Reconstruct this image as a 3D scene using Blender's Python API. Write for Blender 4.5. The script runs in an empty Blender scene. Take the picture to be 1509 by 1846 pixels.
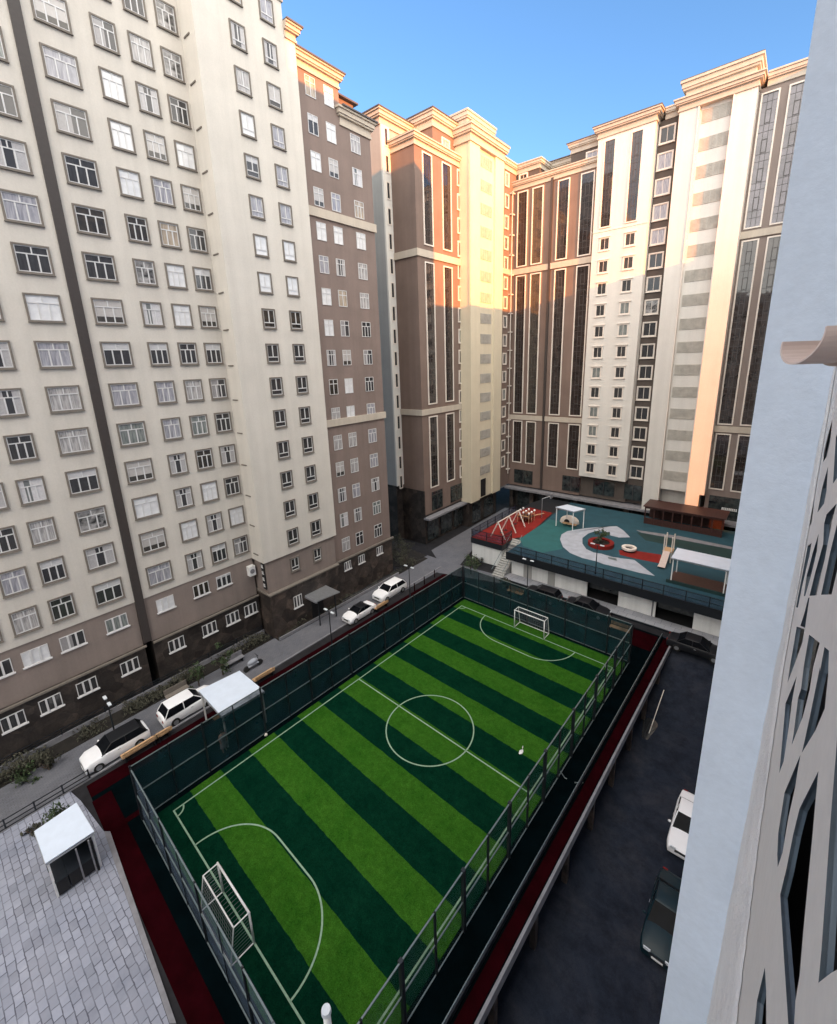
import bpy, bmesh, math, random
from mathutils import Vector, Matrix
random.seed(7)
C = bpy.context.scene.collection
scn = bpy.context.scene
R = math.radians

# ---------------------------------------------------------------- camera model (photo calibration)
PW, PH = 1509.0, 1846.0
F, CX, CY, H = 792.365, 754.5, 853.952, 26.8
RX = Vector((0.76626, 0.6417, -0.03261)); RD = Vector((0.13345, -0.20859, -0.96886)); RF = Vector((-0.62852, 0.73805, -0.24546))
def gp(px, py, z=0.0):
    """where the sight line through a photo pixel meets the level z"""
    d = RX*((px-CX)/F) + RD*((py-CY)/F) + RF
    t = (z-H)/d.z
    return Vector((d.x*t, d.y*t, z))
cd = bpy.data.cameras.new('camera'); cam = bpy.data.objects.new('camera', cd); C.objects.link(cam); scn.camera = cam
cd.sensor_fit = 'HORIZONTAL'; cd.sensor_width = 36; cd.lens = F/PW*36
cd.shift_x = 0.0; cd.shift_y = -(PH/2-CY)/PW
cd.clip_start = 0.05; cd.clip_end = 3000
m3 = Matrix((RX, -RD, -RF)).transposed()
cam.matrix_world = Matrix.Translation((0, 0, H)) @ m3.to_4x4()

# pitch frame is turned slightly against the buildings
PA = R(-1.5516); pc, ps = math.cos(PA), math.sin(PA)
def pw(u, v, z=0): return Vector((pc*u-ps*v, ps*u+pc*v, z))

# ---------------------------------------------------------------- materials
def newmat(name):
    m = bpy.data.materials.new(name); m.use_nodes = True
    nt = m.node_tree; b = nt.nodes['Principled BSDF']
    return m, nt, b
def ramp(nt, stops, fac):
    r = nt.nodes.new('ShaderNodeValToRGB'); e = r.color_ramp.elements
    while len(e) > len(stops): e.remove(e[-1])
    while len(e) < len(stops): e.new(0.5)
    for k, (p, c) in enumerate(stops):
        e[k].position = p; e[k].color = (*c, 1)
    nt.links.new(fac, r.inputs[0]); return r.outputs[0]
def noise(nt, scale, detail=5, vec=None, rough=0.6, dist=0):
    n = nt.nodes.new('ShaderNodeTexNoise'); n.inputs['Scale'].default_value = scale; n.inputs['Detail'].default_value = detail
    n.inputs['Roughness'].default_value = rough; n.inputs['Distortion'].default_value = dist
    if vec is not None: nt.links.new(vec, n.inputs['Vector'])
    return n.outputs['Fac']
def geo(nt, sc=(1, 1, 1)):
    g = nt.nodes.new('ShaderNodeNewGeometry'); mp = nt.nodes.new('ShaderNodeMapping'); mp.inputs['Scale'].default_value = sc
    nt.links.new(g.outputs['Position'], mp.inputs['Vector']); return mp.outputs['Vector']
def mixc(nt, a, b, f, mode='MIX'):
    m = nt.nodes.new('ShaderNodeMix'); m.data_type = 'RGBA'; m.blend_type = mode
    if isinstance(f, (int, float)): m.inputs[0].default_value = f
    else: nt.links.new(f, m.inputs[0])
    for s, v in ((6, a), (7, b)):
        if isinstance(v, tuple): m.inputs[s].default_value = (*v, 1)
        else: nt.links.new(v, m.inputs[s])
    return m.outputs[2]
def mathn(nt, op, a, b=None, c=None):
    m = nt.nodes.new('ShaderNodeMath'); m.operation = op
    for k, v in enumerate((a, b, c)):
        if v is None: continue
        if isinstance(v, (int, float)): m.inputs[k].default_value = v
        else: nt.links.new(v, m.inputs[k])
    return m.outputs[0]
def bump(nt, b, h, strength=0.3, dist=0.02):
    n = nt.nodes.new('ShaderNodeBump'); n.inputs['Strength'].default_value = strength; n.inputs['Distance'].default_value = dist
    nt.links.new(h, n.inputs['Height']); nt.links.new(n.outputs[0], b.inputs['Normal'])
def dull(c, k): return tuple(max(0, x*k) for x in c)

def plaster(name, col, var=0.10, rough=0.9, streak=0.10, bs=0.25, fine=9):
    m, nt, b = newmat(name)
    v = geo(nt)
    n1 = noise(nt, 0.35, 6, v); n2 = noise(nt, fine, 4, v)
    vs = geo(nt, (1.4, 1.4, 0.05)); n3 = noise(nt, 1.0, 5, vs)
    c1 = ramp(nt, [(0.3, dull(col, 1-var)), (0.7, dull(col, 1+var*0.6))], n1)
    c2 = ramp(nt, [(0.35, dull((1, 1, 1), 1-streak)), (0.6, (1, 1, 1))], n3)
    c = mixc(nt, c1, c2, 1.0, 'MULTIPLY')
    c3 = ramp(nt, [(0.3, (0.93, 0.93, 0.93)), (0.7, (1, 1, 1))], n2)
    c = mixc(nt, c, c3, 1.0, 'MULTIPLY')
    nt.links.new(c, b.inputs['Base Color']); b.inputs['Roughness'].default_value = rough
    bump(nt, b, n2, bs, 0.02); return m
def plain(name, col, rough=0.6, metal=0.0, var=0.12, scale=6, spec=0.5, coat=0):
    m, nt, b = newmat(name)
    n1 = noise(nt, scale, 5, geo(nt))
    nt.links.new(ramp(nt, [(0.3, dull(col, 1-var)), (0.7, dull(col, 1+var))], n1), b.inputs['Base Color'])
    b.inputs['Roughness'].default_value = rough; b.inputs['Metallic'].default_value = metal
    b.inputs['Specular IOR Level'].default_value = spec; b.inputs['Coat Weight'].default_value = coat
    return m
def stone(name, c0, c1, scale=2.2, rough=0.6):
    m, nt, b = newmat(name); v = geo(nt)
    vo = nt.nodes.new('ShaderNodeTexVoronoi'); vo.inputs['Scale'].default_value = scale; nt.links.new(v, vo.inputs['Vector'])
    n1 = noise(nt, 0.5, 6, v, 0.7, 1.5); n2 = noise(nt, 7, 6, v)
    c = ramp(nt, [(0.3, c0), (0.72, c1)], n1)
    cell = nt.nodes.new('ShaderNodeSeparateColor'); nt.links.new(vo.outputs['Color'], cell.inputs[0])
    cc = ramp(nt, [(0, (0.35, 0.33, 0.33)), (0.6, (1, 1, 1)), (1, (1.8, 1.7, 1.6))], cell.outputs[0])
    c = mixc(nt, c, cc, 0.75, 'MULTIPLY'); c = mixc(nt, c, ramp(nt, [(0.3, (0.6, 0.6, 0.6)), (0.7, (1.2, 1.2, 1.2))], n2), 0.8, 'MULTIPLY')
    nt.links.new(c, b.inputs['Base Color']); b.inputs['Roughness'].default_value = rough
    ed = nt.nodes.new('ShaderNodeTexVoronoi'); ed.feature = 'DISTANCE_TO_EDGE'; ed.inputs['Scale'].default_value = scale; nt.links.new(v, ed.inputs['Vector'])
    bump(nt, b, mathn(nt, 'MINIMUM', ed.outputs['Distance'], 0.08), 0.6, 0.15); return m
def glass(name, dark, light=None, folds=0.0, rough=0.06, spec=0.6, seed=0.0, warp=0.0):
    m, nt, b = newmat(name)
    tc = nt.nodes.new('ShaderNodeTexCoord'); mp = nt.nodes.new('ShaderNodeMapping'); mp.inputs['Location'].default_value = (seed, seed, seed)
    nt.links.new(tc.outputs['Object'], mp.inputs['Vector'])
    if light:
        mp.inputs['Scale'].default_value = (6, 1, 0.6) if folds else (1, 1, 1)
        n = noise(nt, 1.6, 4, mp.outputs['Vector'], 0.6, 0.4)
        c = ramp(nt, [(0.35, dark), (0.65, light)], n)
    else:
        g = noise(nt, 0.9, 4, geo(nt)); c = ramp(nt, [(0.3, dull(dark, 0.6)), (0.7, dull(dark, 1.5))], g)
    nt.links.new(c, b.inputs['Base Color']); b.inputs['Roughness'].default_value = rough; b.inputs['Specular IOR Level'].default_value = spec
    b.inputs['IOR'].default_value = 1.5
    if warp: bump(nt, b, noise(nt, 0.7, 2, geo(nt)), warp, 0.05)
    return m

M = {}
M['cream'] = plaster('cream_plaster', (0.625, 0.59, 0.54), 0.07, streak=0.07)
M['cream2'] = plaster('cream_plaster_tower', (0.67, 0.635, 0.58), 0.07, streak=0.06)
M['creamlit'] = plaster('sunlit_cream_plaster', (0.67, 0.60, 0.46), 0.05, streak=0.05)  # sunlit yellow put into the plaster colour
M['taupe'] = plaster('taupe_plaster', (0.25, 0.205, 0.185), 0.12)
M['brown'] = plaster('brown_plaster', (0.205, 0.148, 0.125), 0.12, streak=0.10)
M['brown2'] = plaster('brown_plaster_pale', (0.235, 0.18, 0.16), 0.12)
M['darkbrown'] = plaster('dark_brown_plaster', (0.10, 0.082, 0.072), 0.12)
M['brick'] = plaster('red_brick_render', (0.42, 0.16, 0.085), 0.15)
M['white'] = plaster('white_plaster', (0.70, 0.68, 0.64), 0.05, streak=0.06)
M['palegray'] = plaster('pale_gray_plaster', (0.40, 0.40, 0.385), 0.08)
M['cornice'] = plaster('cornice_plaster', (0.54, 0.48, 0.405), 0.05, streak=0.1)
M['roofmetal'] = plain('roof_flashing', (0.11, 0.10, 0.10), 0.5, 0.3)
M['stone'] = stone('dark_facing_stone', (0.012, 0.010, 0.010), (0.06, 0.048, 0.042), 1.3)
M['stone2'] = stone('brown_facing_stone', (0.020, 0.016, 0.015), (0.09, 0.07, 0.06), 1.1)
M['joint'] = plain('joint_cover', (0.045, 0.037, 0.035), 0.55)
M['trim'] = plain('gray_window_trim', (0.17, 0.15, 0.13), 0.8)
M['frame'] = plain('white_window_frame', (0.60, 0.60, 0.61), 0.35, var=0.04)
M['lightframe'] = plain('pale_stone_frame', (0.72, 0.66, 0.60), 0.7, var=0.04)
M['mullion'] = plain('dark_mullion', (0.05, 0.045, 0.045), 0.45)
M['vent'] = plain('gray_vent_panel', (0.44, 0.42, 0.38), 0.7, var=0.15, scale=1.2)
panes = [glass('pane_dark', (0.055, 0.055, 0.058), (0.03, 0.03, 0.032), 1), glass('pane_dark_warm', (0.06, 0.05, 0.04), (0.02, 0.02, 0.02)),
         glass('pane_net_curtain', (0.20, 0.195, 0.20), (0.50, 0.485, 0.485), 1), glass('pane_green_gray', (0.10, 0.12, 0.12), (0.26, 0.28, 0.27), 1, seed=3),
         glass('pane_lilac', (0.22, 0.22, 0.26), (0.42, 0.42, 0.46), 1, seed=5), glass('pane_white_blind', (0.62, 0.63, 0.66), (0.74, 0.75, 0.77), 0, seed=9),
         glass('pane_half', (0.03, 0.03, 0.03), (0.45, 0.44, 0.44), 0, seed=2)]
def blindpane(name, up, low, zc, seed):
    m, nt, b = newmat(name); tc = nt.nodes.new('ShaderNodeTexCoord'); sp = nt.nodes.new('ShaderNodeSeparateXYZ'); nt.links.new(tc.outputs['Object'], sp.inputs[0])
    n1 = noise(nt, 5, 3, tc.outputs['Object'])
    f = mathn(nt, 'GREATER_THAN', sp.outputs['Z'], zc)
    hi = ramp(nt, [(0.3, dull(up, .85)), (0.7, up)], n1); lo = ramp(nt, [(0.3, dull(low, .6)), (0.7, low)], n1)
    nt.links.new(mixc(nt, lo, hi, f), b.inputs['Base Color']); b.inputs['Roughness'].default_value = 0.07; b.inputs['Specular IOR Level'].default_value = 0.6
    return m
def sidepane(name, cur, dark, x0, x1):
    m, nt, b = newmat(name); tc = nt.nodes.new('ShaderNodeTexCoord'); sp = nt.nodes.new('ShaderNodeSeparateXYZ'); nt.links.new(tc.outputs['Object'], sp.inputs[0])
    n1 = noise(nt, 9, 3, tc.outputs['Object'])
    f = mathn(nt, 'MULTIPLY', mathn(nt, 'GREATER_THAN', sp.outputs['X'], x0), mathn(nt, 'LESS_THAN', sp.outputs['X'], x1))
    hi = ramp(nt, [(0.3, dull(cur, .8)), (0.7, cur)], n1)
    nt.links.new(mixc(nt, hi, dark, f), b.inputs['Base Color']); b.inputs['Roughness'].default_value = 0.07; b.inputs['Specular IOR Level'].default_value = 0.6
    return m
panes += [blindpane('pane_blind_high', (0.55, 0.55, 0.57), (0.05, 0.05, 0.055), 0.32, 1), blindpane('pane_blind_low', (0.48, 0.46, 0.45), (0.07, 0.065, 0.06), -0.35, 2),
          sidepane('pane_curtain_gap', (0.46, 0.45, 0.46), (0.045, 0.045, 0.05), -0.22, 0.25), sidepane('pane_one_side', (0.34, 0.33, 0.34), (0.05, 0.05, 0.055), -2, 0.0),
          sidepane('pane_bright_gap', (0.62, 0.61, 0.63), (0.16, 0.17, 0.17), 0.05, 0.35), glass('pane_warm_curtain', (0.26, 0.21, 0.16), (0.50, 0.43, 0.35), 1, seed=7)]
M['glaze'] = glass('tinted_glazing', (0.035, 0.028, 0.026), None, rough=0.035, spec=0.9, warp=0.15)
M['glazereflect'] = glass('lilac_reflection_glazing', (0.10, 0.09, 0.11), None, rough=0.06, spec=1.0, warp=0.1)  # pinkish reflection of the upper strips put into the glass colour
M['shopglass'] = glass('shop_glass', (0.05, 0.06, 0.06), (0.012, 0.015, 0.018), 0, rough=0.08)
M['blue'] = plaster('pale_render_near', (0.66, 0.74, 0.85), 0.07, streak=0.03, bs=0.45, fine=7)
M['rough'] = plaster('rough_plaster', (0.80, 0.80, 0.80), 0.14, streak=0.0, bs=1.0, fine=26)
M['screen'] = plaster('metal_screen_paint', (0.76, 0.73, 0.70), 0.03, 0.5, 0.04, 0.1)
M['reveal'] = plain('screen_edge_paint', (0.10, 0.135, 0.17), 0.45, var=0.15)
M['black'] = plain('dark_interior', (0.01, 0.01, 0.012), 0.8)
M['gutter'] = plain('pink_beige_gutter', (0.52, 0.42, 0.38), 0.45, var=0.10)
M['asphalt'] = plain('asphalt', (0.011, 0.013, 0.019), 0.9, var=0.75, scale=0.45, spec=0.15)
def tarmac(name, c0, c1, c2):
    m, nt, b = newmat(name); v = geo(nt)
    n1 = noise(nt, 0.22, 7, v, 0.7, 1.2); n2 = noise(nt, 30, 3, v); n3 = noise(nt, 0.9, 6, v, 0.75)
    c = ramp(nt, [(0.32, c0), (0.5, c1), (0.72, c2)], n1)
    c = mixc(nt, c, ramp(nt, [(0.35, (0.6, 0.6, 0.62)), (0.6, (1.15, 1.12, 1.1))], n3), 1.0, 'MULTIPLY')
    c = mixc(nt, c, ramp(nt, [(0.3, (0.75, 0.75, 0.75)), (0.7, (1.3, 1.3, 1.3))], n2), 1.0, 'MULTIPLY')
    nt.links.new(c, b.inputs['Base Color']); b.inputs['Roughness'].default_value = 0.9; b.inputs['Specular IOR Level'].default_value = 0.15
    bump(nt, b, n2, 0.3, 0.01); return m
M['roadtar'] = tarmac('worn_tarmac', (0.010, 0.015, 0.026), (0.016, 0.021, 0.033), (0.030, 0.033, 0.043))
M['lane'] = plain('lane_asphalt', (0.018, 0.018, 0.021), 0.9, spec=0.2, var=0.3, scale=1.2)
M['kerb'] = plain('kerb_concrete', (0.20, 0.20, 0.22), 0.85, var=0.2, scale=2)
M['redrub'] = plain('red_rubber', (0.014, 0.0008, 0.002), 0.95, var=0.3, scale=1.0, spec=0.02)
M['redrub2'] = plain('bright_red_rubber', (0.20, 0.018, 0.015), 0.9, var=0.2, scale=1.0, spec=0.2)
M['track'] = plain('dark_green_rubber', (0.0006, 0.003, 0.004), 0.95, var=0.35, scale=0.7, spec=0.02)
M['teal'] = plain('teal_rubber', (0.016, 0.105, 0.110), 0.85, var=0.15, scale=0.8)
M['tealblue'] = plain('blue_teal_rubber', (0.013, 0.062, 0.088), 0.85, var=0.15, scale=0.8)
M['darkteal'] = plain('dark_teal_rubber', (0.008, 0.033, 0.033), 0.85, var=0.2, scale=0.8)
M['whiterub'] = plain('white_rubber', (0.36, 0.39, 0.45), 0.8, var=0.15, scale=1.2)
M['line'] = plain('white_line_paint', (0.22, 0.34, 0.24), 0.8, var=0.18, scale=9)
M['post'] = plain('black_steel', (0.022, 0.027, 0.034), 0.45, 0.4)
M['railp'] = plain('gray_steel_rail', (0.16, 0.20, 0.21), 0.4, 0.4)
M['wood'] = plain('pine_boards', (0.52, 0.33, 0.18), 0.6, var=0.2, scale=8)
M['roofwhite'] = plain('white_roof_sheet', (0.60, 0.68, 0.80), 0.35, var=0.05, scale=1.5)
M['whitepaint'] = plain('white_paint', (0.80, 0.80, 0.80), 0.35, var=0.05)
M['alu'] = plain('aluminium', (0.45, 0.47, 0.5), 0.3, 0.7)
M['leaf'] = plain('leaves', (0.035, 0.060, 0.022), 0.7, var=0.6, scale=3)
M['leafdark'] = plain('dry_dark_leaves', (0.045, 0.045, 0.030), 0.8, var=0.6, scale=3)
M['bark'] = plain('bark', (0.07, 0.05, 0.04), 0.9)
M['soil'] = plain('planting_soil', (0.012, 0.010, 0.008), 0.95, var=0.5, scale=1.5)
M['tyre'] = plain('tyre', (0.015, 0.015, 0.015), 0.8)
M['carglass'] = glass('car_glass', (0.006, 0.007, 0.009), None, rough=0.2, spec=0.04)
M['skin'] = plain('skin', (0.50, 0.30, 0.22), 0.5)
M['cloth'] = plain('pale_gray_cloth', (0.42, 0.41, 0.46), 0.9)
M['hair'] = plain('dark_hair', (0.02, 0.015, 0.012), 0.6)
M['lamp'] = plain('lamp_diffuser', (0.6, 0.65, 0.7), 0.4)
M['redwood'] = plain('red_brown_timber', (0.050, 0.018, 0.014), 0.5, var=0.3, scale=4)
def carpaint(n, c): return plain(n, c, 0.4, 0.0, 0.03, 2, 0.25, 0.04)
M['carwhite'] = carpaint('white_car_paint', (0.80, 0.81, 0.84)); M['carblack'] = carpaint('black_car_paint', (0.012, 0.013, 0.016)); M['carteal'] = carpaint('dark_teal_car_paint', (0.004, 0.018, 0.026))

def turf():
    m, nt, b = newmat('striped_turf')
    tc = nt.nodes.new('ShaderNodeTexCoord'); sp = nt.nodes.new('ShaderNodeSeparateXYZ'); nt.links.new(tc.outputs['Object'], sp.inputs[0])
    wob = mathn(nt, 'MULTIPLY', mathn(nt, 'SUBTRACT', noise(nt, 1.3, 5, tc.outputs['Object']), 0.5), 0.16)
    v = mathn(nt, 'ADD', sp.outputs['Y'], wob)
    k = mathn(nt, 'MODULO', mathn(nt, 'ADD', mathn(nt, 'DIVIDE', mathn(nt, 'SUBTRACT', v, 6.6), 4.085), 10.0), 1.0)
    light = mathn(nt, 'LESS_THAN', k, 0.5)
    mp = nt.nodes.new('ShaderNodeMapping'); mp.inputs['Scale'].default_value = (1, 1, 1); nt.links.new(tc.outputs['Object'], mp.inputs['Vector'])
    n1 = noise(nt, 0.6, 8, mp.outputs['Vector'], 0.75); n2 = noise(nt, 22, 6, mp.outputs['Vector'], 0.8)
    cl = ramp(nt, [(0.3, (0.018, 0.084, 0.009)), (0.7, (0.037, 0.122, 0.015))], n1)
    cdk = ramp(nt, [(0.3, (0.0010, 0.017, 0.010)), (0.7, (0.003, 0.030, 0.017))], n1)
    c = mixc(nt, cdk, cl, light)
    c = mixc(nt, c, ramp(nt, [(0.35, (0.5, 0.5, 0.5)), (0.65, (1.45, 1.4, 1.3))], n2), 1.0, 'MULTIPLY')
    n5 = noise(nt, 2.6, 6, mp.outputs['Vector'], 0.8); c = mixc(nt, c, ramp(nt, [(0.35, (0.72, 0.72, 0.72)), (0.65, (1.22, 1.18, 1.1))], n5), 1.0, 'MULTIPLY')
    nt.links.new(c, b.inputs['Base Color']); b.inputs['Roughness'].default_value = 1.0; b.inputs['Specular IOR Level'].default_value = 0.0
    bump(nt, b, n2, 0.7, 0.03); return m
M['turf'] = turf()
def pavers(name, col, mort, sx, sy, rot=0.0, joint=0.018, var=0.14):
    m, nt, b = newmat(name)
    g = nt.nodes.new('ShaderNodeNewGeometry'); mp = nt.nodes.new('ShaderNodeMapping'); mp.inputs['Rotation'].default_value = (0, 0, rot)
    nt.links.new(g.outputs['Position'], mp.inputs['Vector'])
    ad = nt.nodes.new('ShaderNodeVectorMath'); ad.operation = 'ADD'
    nn = nt.nodes.new('ShaderNodeTexNoise'); nn.inputs['Scale'].default_value = 2.5; nn.inputs['Detail'].default_value = 3; nt.links.new(mp.outputs[0], nn.inputs['Vector'])
    sc = nt.nodes.new('ShaderNodeVectorMath'); sc.operation = 'SCALE'; sc.inputs[3].default_value = 0.09; nt.links.new(nn.outputs['Color'], sc.inputs[0])
    nt.links.new(mp.outputs[0], ad.inputs[0]); nt.links.new(sc.outputs[0], ad.inputs[1])
    br = nt.nodes.new('ShaderNodeTexBrick'); br.inputs['Scale'].default_value = 1.0; br.inputs['Brick Width'].default_value = sx; br.inputs['Row Height'].default_value = sy
    br.inputs['Mortar Size'].default_value = joint; br.inputs['Mortar Smooth'].default_value = 0.3; br.inputs['Bias'].default_value = 0.0
    br.inputs['Color1'].default_value = (*dull(col, 1-var), 1); br.inputs['Color2'].default_value = (*dull(col, 1+var), 1); br.inputs['Mortar'].default_value = (*mort, 1)
    nt.links.new(ad.outputs[0], br.inputs['Vector'])
    n1 = noise(nt, 0.5, 6, mp.outputs[0], 0.7)
    n3 = noise(nt, 0.8, 4, mp.outputs[0])
    c = mixc(nt, br.outputs['Color'], ramp(nt, [(0.3, (0.72, 0.74, 0.78)), (0.65, (1.08, 1.06, 1.05))], n1), 1.0, 'MULTIPLY')
    flat = ramp(nt, [(0.42, (0, 0, 0)), (0.58, (1, 1, 1))], n3)
    c = mixc(nt, c, dull(col, 0.95), mathn(nt, 'MULTIPLY', flat, 0.45))
    nt.links.new(c, b.inputs['Base Color']); b.inputs['Roughness'].default_value = 0.85
    bump(nt, b, br.outputs['Fac'], -0.6, 0.02); return m
M['pavers'] = pavers('block_paving', (0.275, 0.295, 0.36), (0.085, 0.09, 0.12), 0.54, 0.33, 0.0, 0.024, 0.18)
M['path'] = pavers('path_paving', (0.13, 0.135, 0.155), (0.07, 0.07, 0.08), 0.3, 0.15, R(90), 0.01, 0.1)
def netting(name, col, trans, grid=0.0):
    m, nt, b = newmat(name); b.inputs['Roughness'].default_value = 0.8; b.inputs['Specular IOR Level'].default_value = 0.2
    n1 = noise(nt, 0.9, 6, geo(nt), 0.7)
    nt.links.new(ramp(nt, [(0.3, dull(col, 0.65)), (0.7, dull(col, 1.35))], n1), b.inputs['Base Color'])
    t = nt.nodes.new('ShaderNodeBsdfTransparent'); mx = nt.nodes.new('ShaderNodeMixShader')
    f = ramp(nt, [(0.35, (trans-0.12,)*3), (0.65, (trans+0.1,)*3)], noise(nt, 0.7, 5, geo(nt)))
    nt.links.new(f, mx.inputs[0]); nt.links.new(b.outputs[0], mx.inputs[1]); nt.links.new(t.outputs[0], mx.inputs[2])
    nt.links.new(mx.outputs[0], nt.nodes['Material Output'].inputs[0]); return m
M['netteal'] = netting('teal_netting', (0.005, 0.030, 0.037), 0.20)
M['netblue'] = netting('blue_gray_netting', (0.06, 0.09, 0.13), 0.40)
M['netgreen'] = netting('green_gray_netting', (0.03, 0.07, 0.06), 0.62)
M['netdeck'] = netting('dark_blue_netting', (0.03, 0.04, 0.08), 0.5)
M['goalnet'] = netting('goal_net', (0.4, 0.42, 0.42), 0.93)

M['garagewhite'] = plaster('garage_white_plaster', (0.86, 0.87, 0.86), 0.06, streak=0.12)
M['palepave'] = pavers('pavement_slabs', (0.34, 0.35, 0.38), (0.15, 0.15, 0.17), 0.9, 0.9, 0.0, 0.02, 0.08)
# ---------------------------------------------------------------- mesh helpers
class MB:
    def __init__(s): s.v = []; s.f = []; s.mi = []
    def box(s, x0, x1, y0, y1, z0, z1, mi=0):
        n = len(s.v)
        s.v += [(x, y, z) for z in (z0, z1) for y in (y0, y1) for x in (x0, x1)]
        for q in ((0, 2, 3, 1), (4, 5, 7, 6), (0, 1, 5, 4), (2, 6, 7, 3), (0, 4, 6, 2), (1, 3, 7, 5)):
            s.f.append(tuple(n+k for k in q)); s.mi.append(mi)
        return s
    def quad(s, pts, mi=0):
        n = len(s.v); s.v += [tuple(p) for p in pts]; s.f.append(tuple(range(n, n+len(pts)))); s.mi.append(mi); return s
    def slab(s, pts, z0, z1):
        """prism over a ground polygon"""
        n = len(s.v); k = len(pts)
        a = sum(pts[i][0]*pts[(i+1) % k][1]-pts[(i+1) % k][0]*pts[i][1] for i in range(k))
        if a < 0: pts = pts[::-1]
        s.v += [(p[0], p[1], z0) for p in pts]+[(p[0], p[1], z1) for p in pts]
        s.f.append(tuple(n+k+i for i in range(k))); s.f.append(tuple(n+i for i in range(k-1, -1, -1))); s.mi += [0, 0]
        for i in range(k):
            j = (i+1) % k; s.f.append((n+i, n+j, n+k+j, n+k+i)); s.mi.append(0)
        return s
    def tube(s, p0, p1, r0, r1=None, seg=8, caps=True):
        if r1 is None: r1 = r0
        p0, p1 = Vector(p0), Vector(p1); d = (p1-p0).normalized()
        a = d.orthogonal().normalized(); b = d.cross(a); n = len(s.v)
        for p, r in ((p0, r0), (p1, r1)):
            for k in range(seg):
                t = 2*math.pi*k/seg; s.v.append(tuple(p+a*(r*math.cos(t))+b*(r*math.sin(t))))
        for k in range(seg):
            j = (k+1) % seg; s.f.append((n+k, n+j, n+seg+j, n+seg+k)); s.mi.append(0)
        if caps:
            s.f.append(tuple(n+k for k in range(seg-1, -1, -1))); s.f.append(tuple(n+seg+k for k in range(seg))); s.mi += [0, 0]
        return s
    def path(s, pts, r, seg=6):
        for a, b in zip(pts, pts[1:]): s.tube(a, b, r, seg=seg)
        return s
    def ball(s, c, r, sq=(1, 1, 1), seg=10, rings=6):
        n = len(s.v); c = Vector(c)
        for i in range(1, rings):
            t = math.pi*i/rings
            for k in range(seg):
                p = 2*math.pi*k/seg; s.v.append((c.x+r*sq[0]*math.sin(t)*math.cos(p), c.y+r*sq[1]*math.sin(t)*math.sin(p), c.z+r*sq[2]*math.cos(t)))
        s.v += [(c.x, c.y, c.z+r*sq[2]), (c.x, c.y, c.z-r*sq[2])]; top, bot = len(s.v)-2, len(s.v)-1
        for i in range(rings-2):
            for k in range(seg):
                j = (k+1) % seg; s.f.append((n+i*seg+k, n+(i+1)*seg+k, n+(i+1)*seg+j, n+i*seg+j)); s.mi.append(0)
        for k in range(seg):
            j = (k+1) % seg; s.f.append((top, n+k, n+j)); s.f.append((bot, n+(rings-2)*seg+j, n+(rings-2)*seg+k)); s.mi += [0, 0]
        return s
def link(name, me, parent=None, loc=None, rot=0.0):
    o = bpy.data.objects.new(name, me); C.objects.link(o)
    if parent is not None:
        o.parent = parent
        if loc is None: o.matrix_parent_inverse = WM(parent).inverted()
    if loc is not None: o.location = loc; o.rotation_euler = (0, 0, rot)
    return o
def WM(o):
    m = Matrix.Translation(o.location) @ o.rotation_euler.to_matrix().to_4x4()
    if o.parent is not None: m = WM(o.parent) @ o.matrix_parent_inverse @ m
    return m
def mesh(name, mb, mats, smooth=False):
    me = bpy.data.meshes.new(name); me.from_pydata(mb.v, [], mb.f)
    for mt in (mats if isinstance(mats, (list, tuple)) else [mats]): me.materials.append(M[mt] if isinstance(mt, str) else mt)
    me.polygons.foreach_set('material_index', mb.mi)
    if smooth: me.polygons.foreach_set('use_smooth', [True]*len(me.polygons))
    me.update(); return me
def part(name, mb, mats, parent=None, smooth=False, **kw):
    """mesh given in world coordinates, kept in place under its parent"""
    o = link(name, mesh(name, mb, mats, smooth), parent)
    return o
def tag(o, label, cat, group=None):
    o['label'] = label; o['category'] = cat
    if group: o['group'] = group
    return o
def thing(name, label, cat, loc=(0, 0, 0), rot=0.0, group=None):
    o = bpy.data.objects.new(name, None); C.objects.link(o); o.location = loc; o.rotation_euler = (0, 0, rot)
    o.empty_display_size = 0.3
    return tag(o, label, cat, group)
def split_parts(name, boxes, mat, parent):
    for b in boxes: part(name, MB().box(*b), mat, parent)
def struct(name, mb, mats, parent=None):
    o = part(name, mb, mats, parent); o['kind'] = 'structure'; return o
def kids(o): return [c for c in C.objects if c.parent == o]
def dup(root, loc, rot=None, label=None, group=None):
    def cp(o, par):
        c = o.copy(); C.objects.link(c); c.parent = par
        c.matrix_parent_inverse = o.matrix_parent_inverse.copy()
        for ch in childmap.get(o.name, []): cp(ch, c)
        return c
    childmap = {}
    for o in C.objects:
        if o.parent is not None: childmap.setdefault(o.parent.name, []).append(o)
    r = cp(root, None); r.location = loc
    if rot is not None: r.rotation_euler = (0, 0, rot)
    if label: r['label'] = label
    if group: r['group'] = group
    return r

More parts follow.
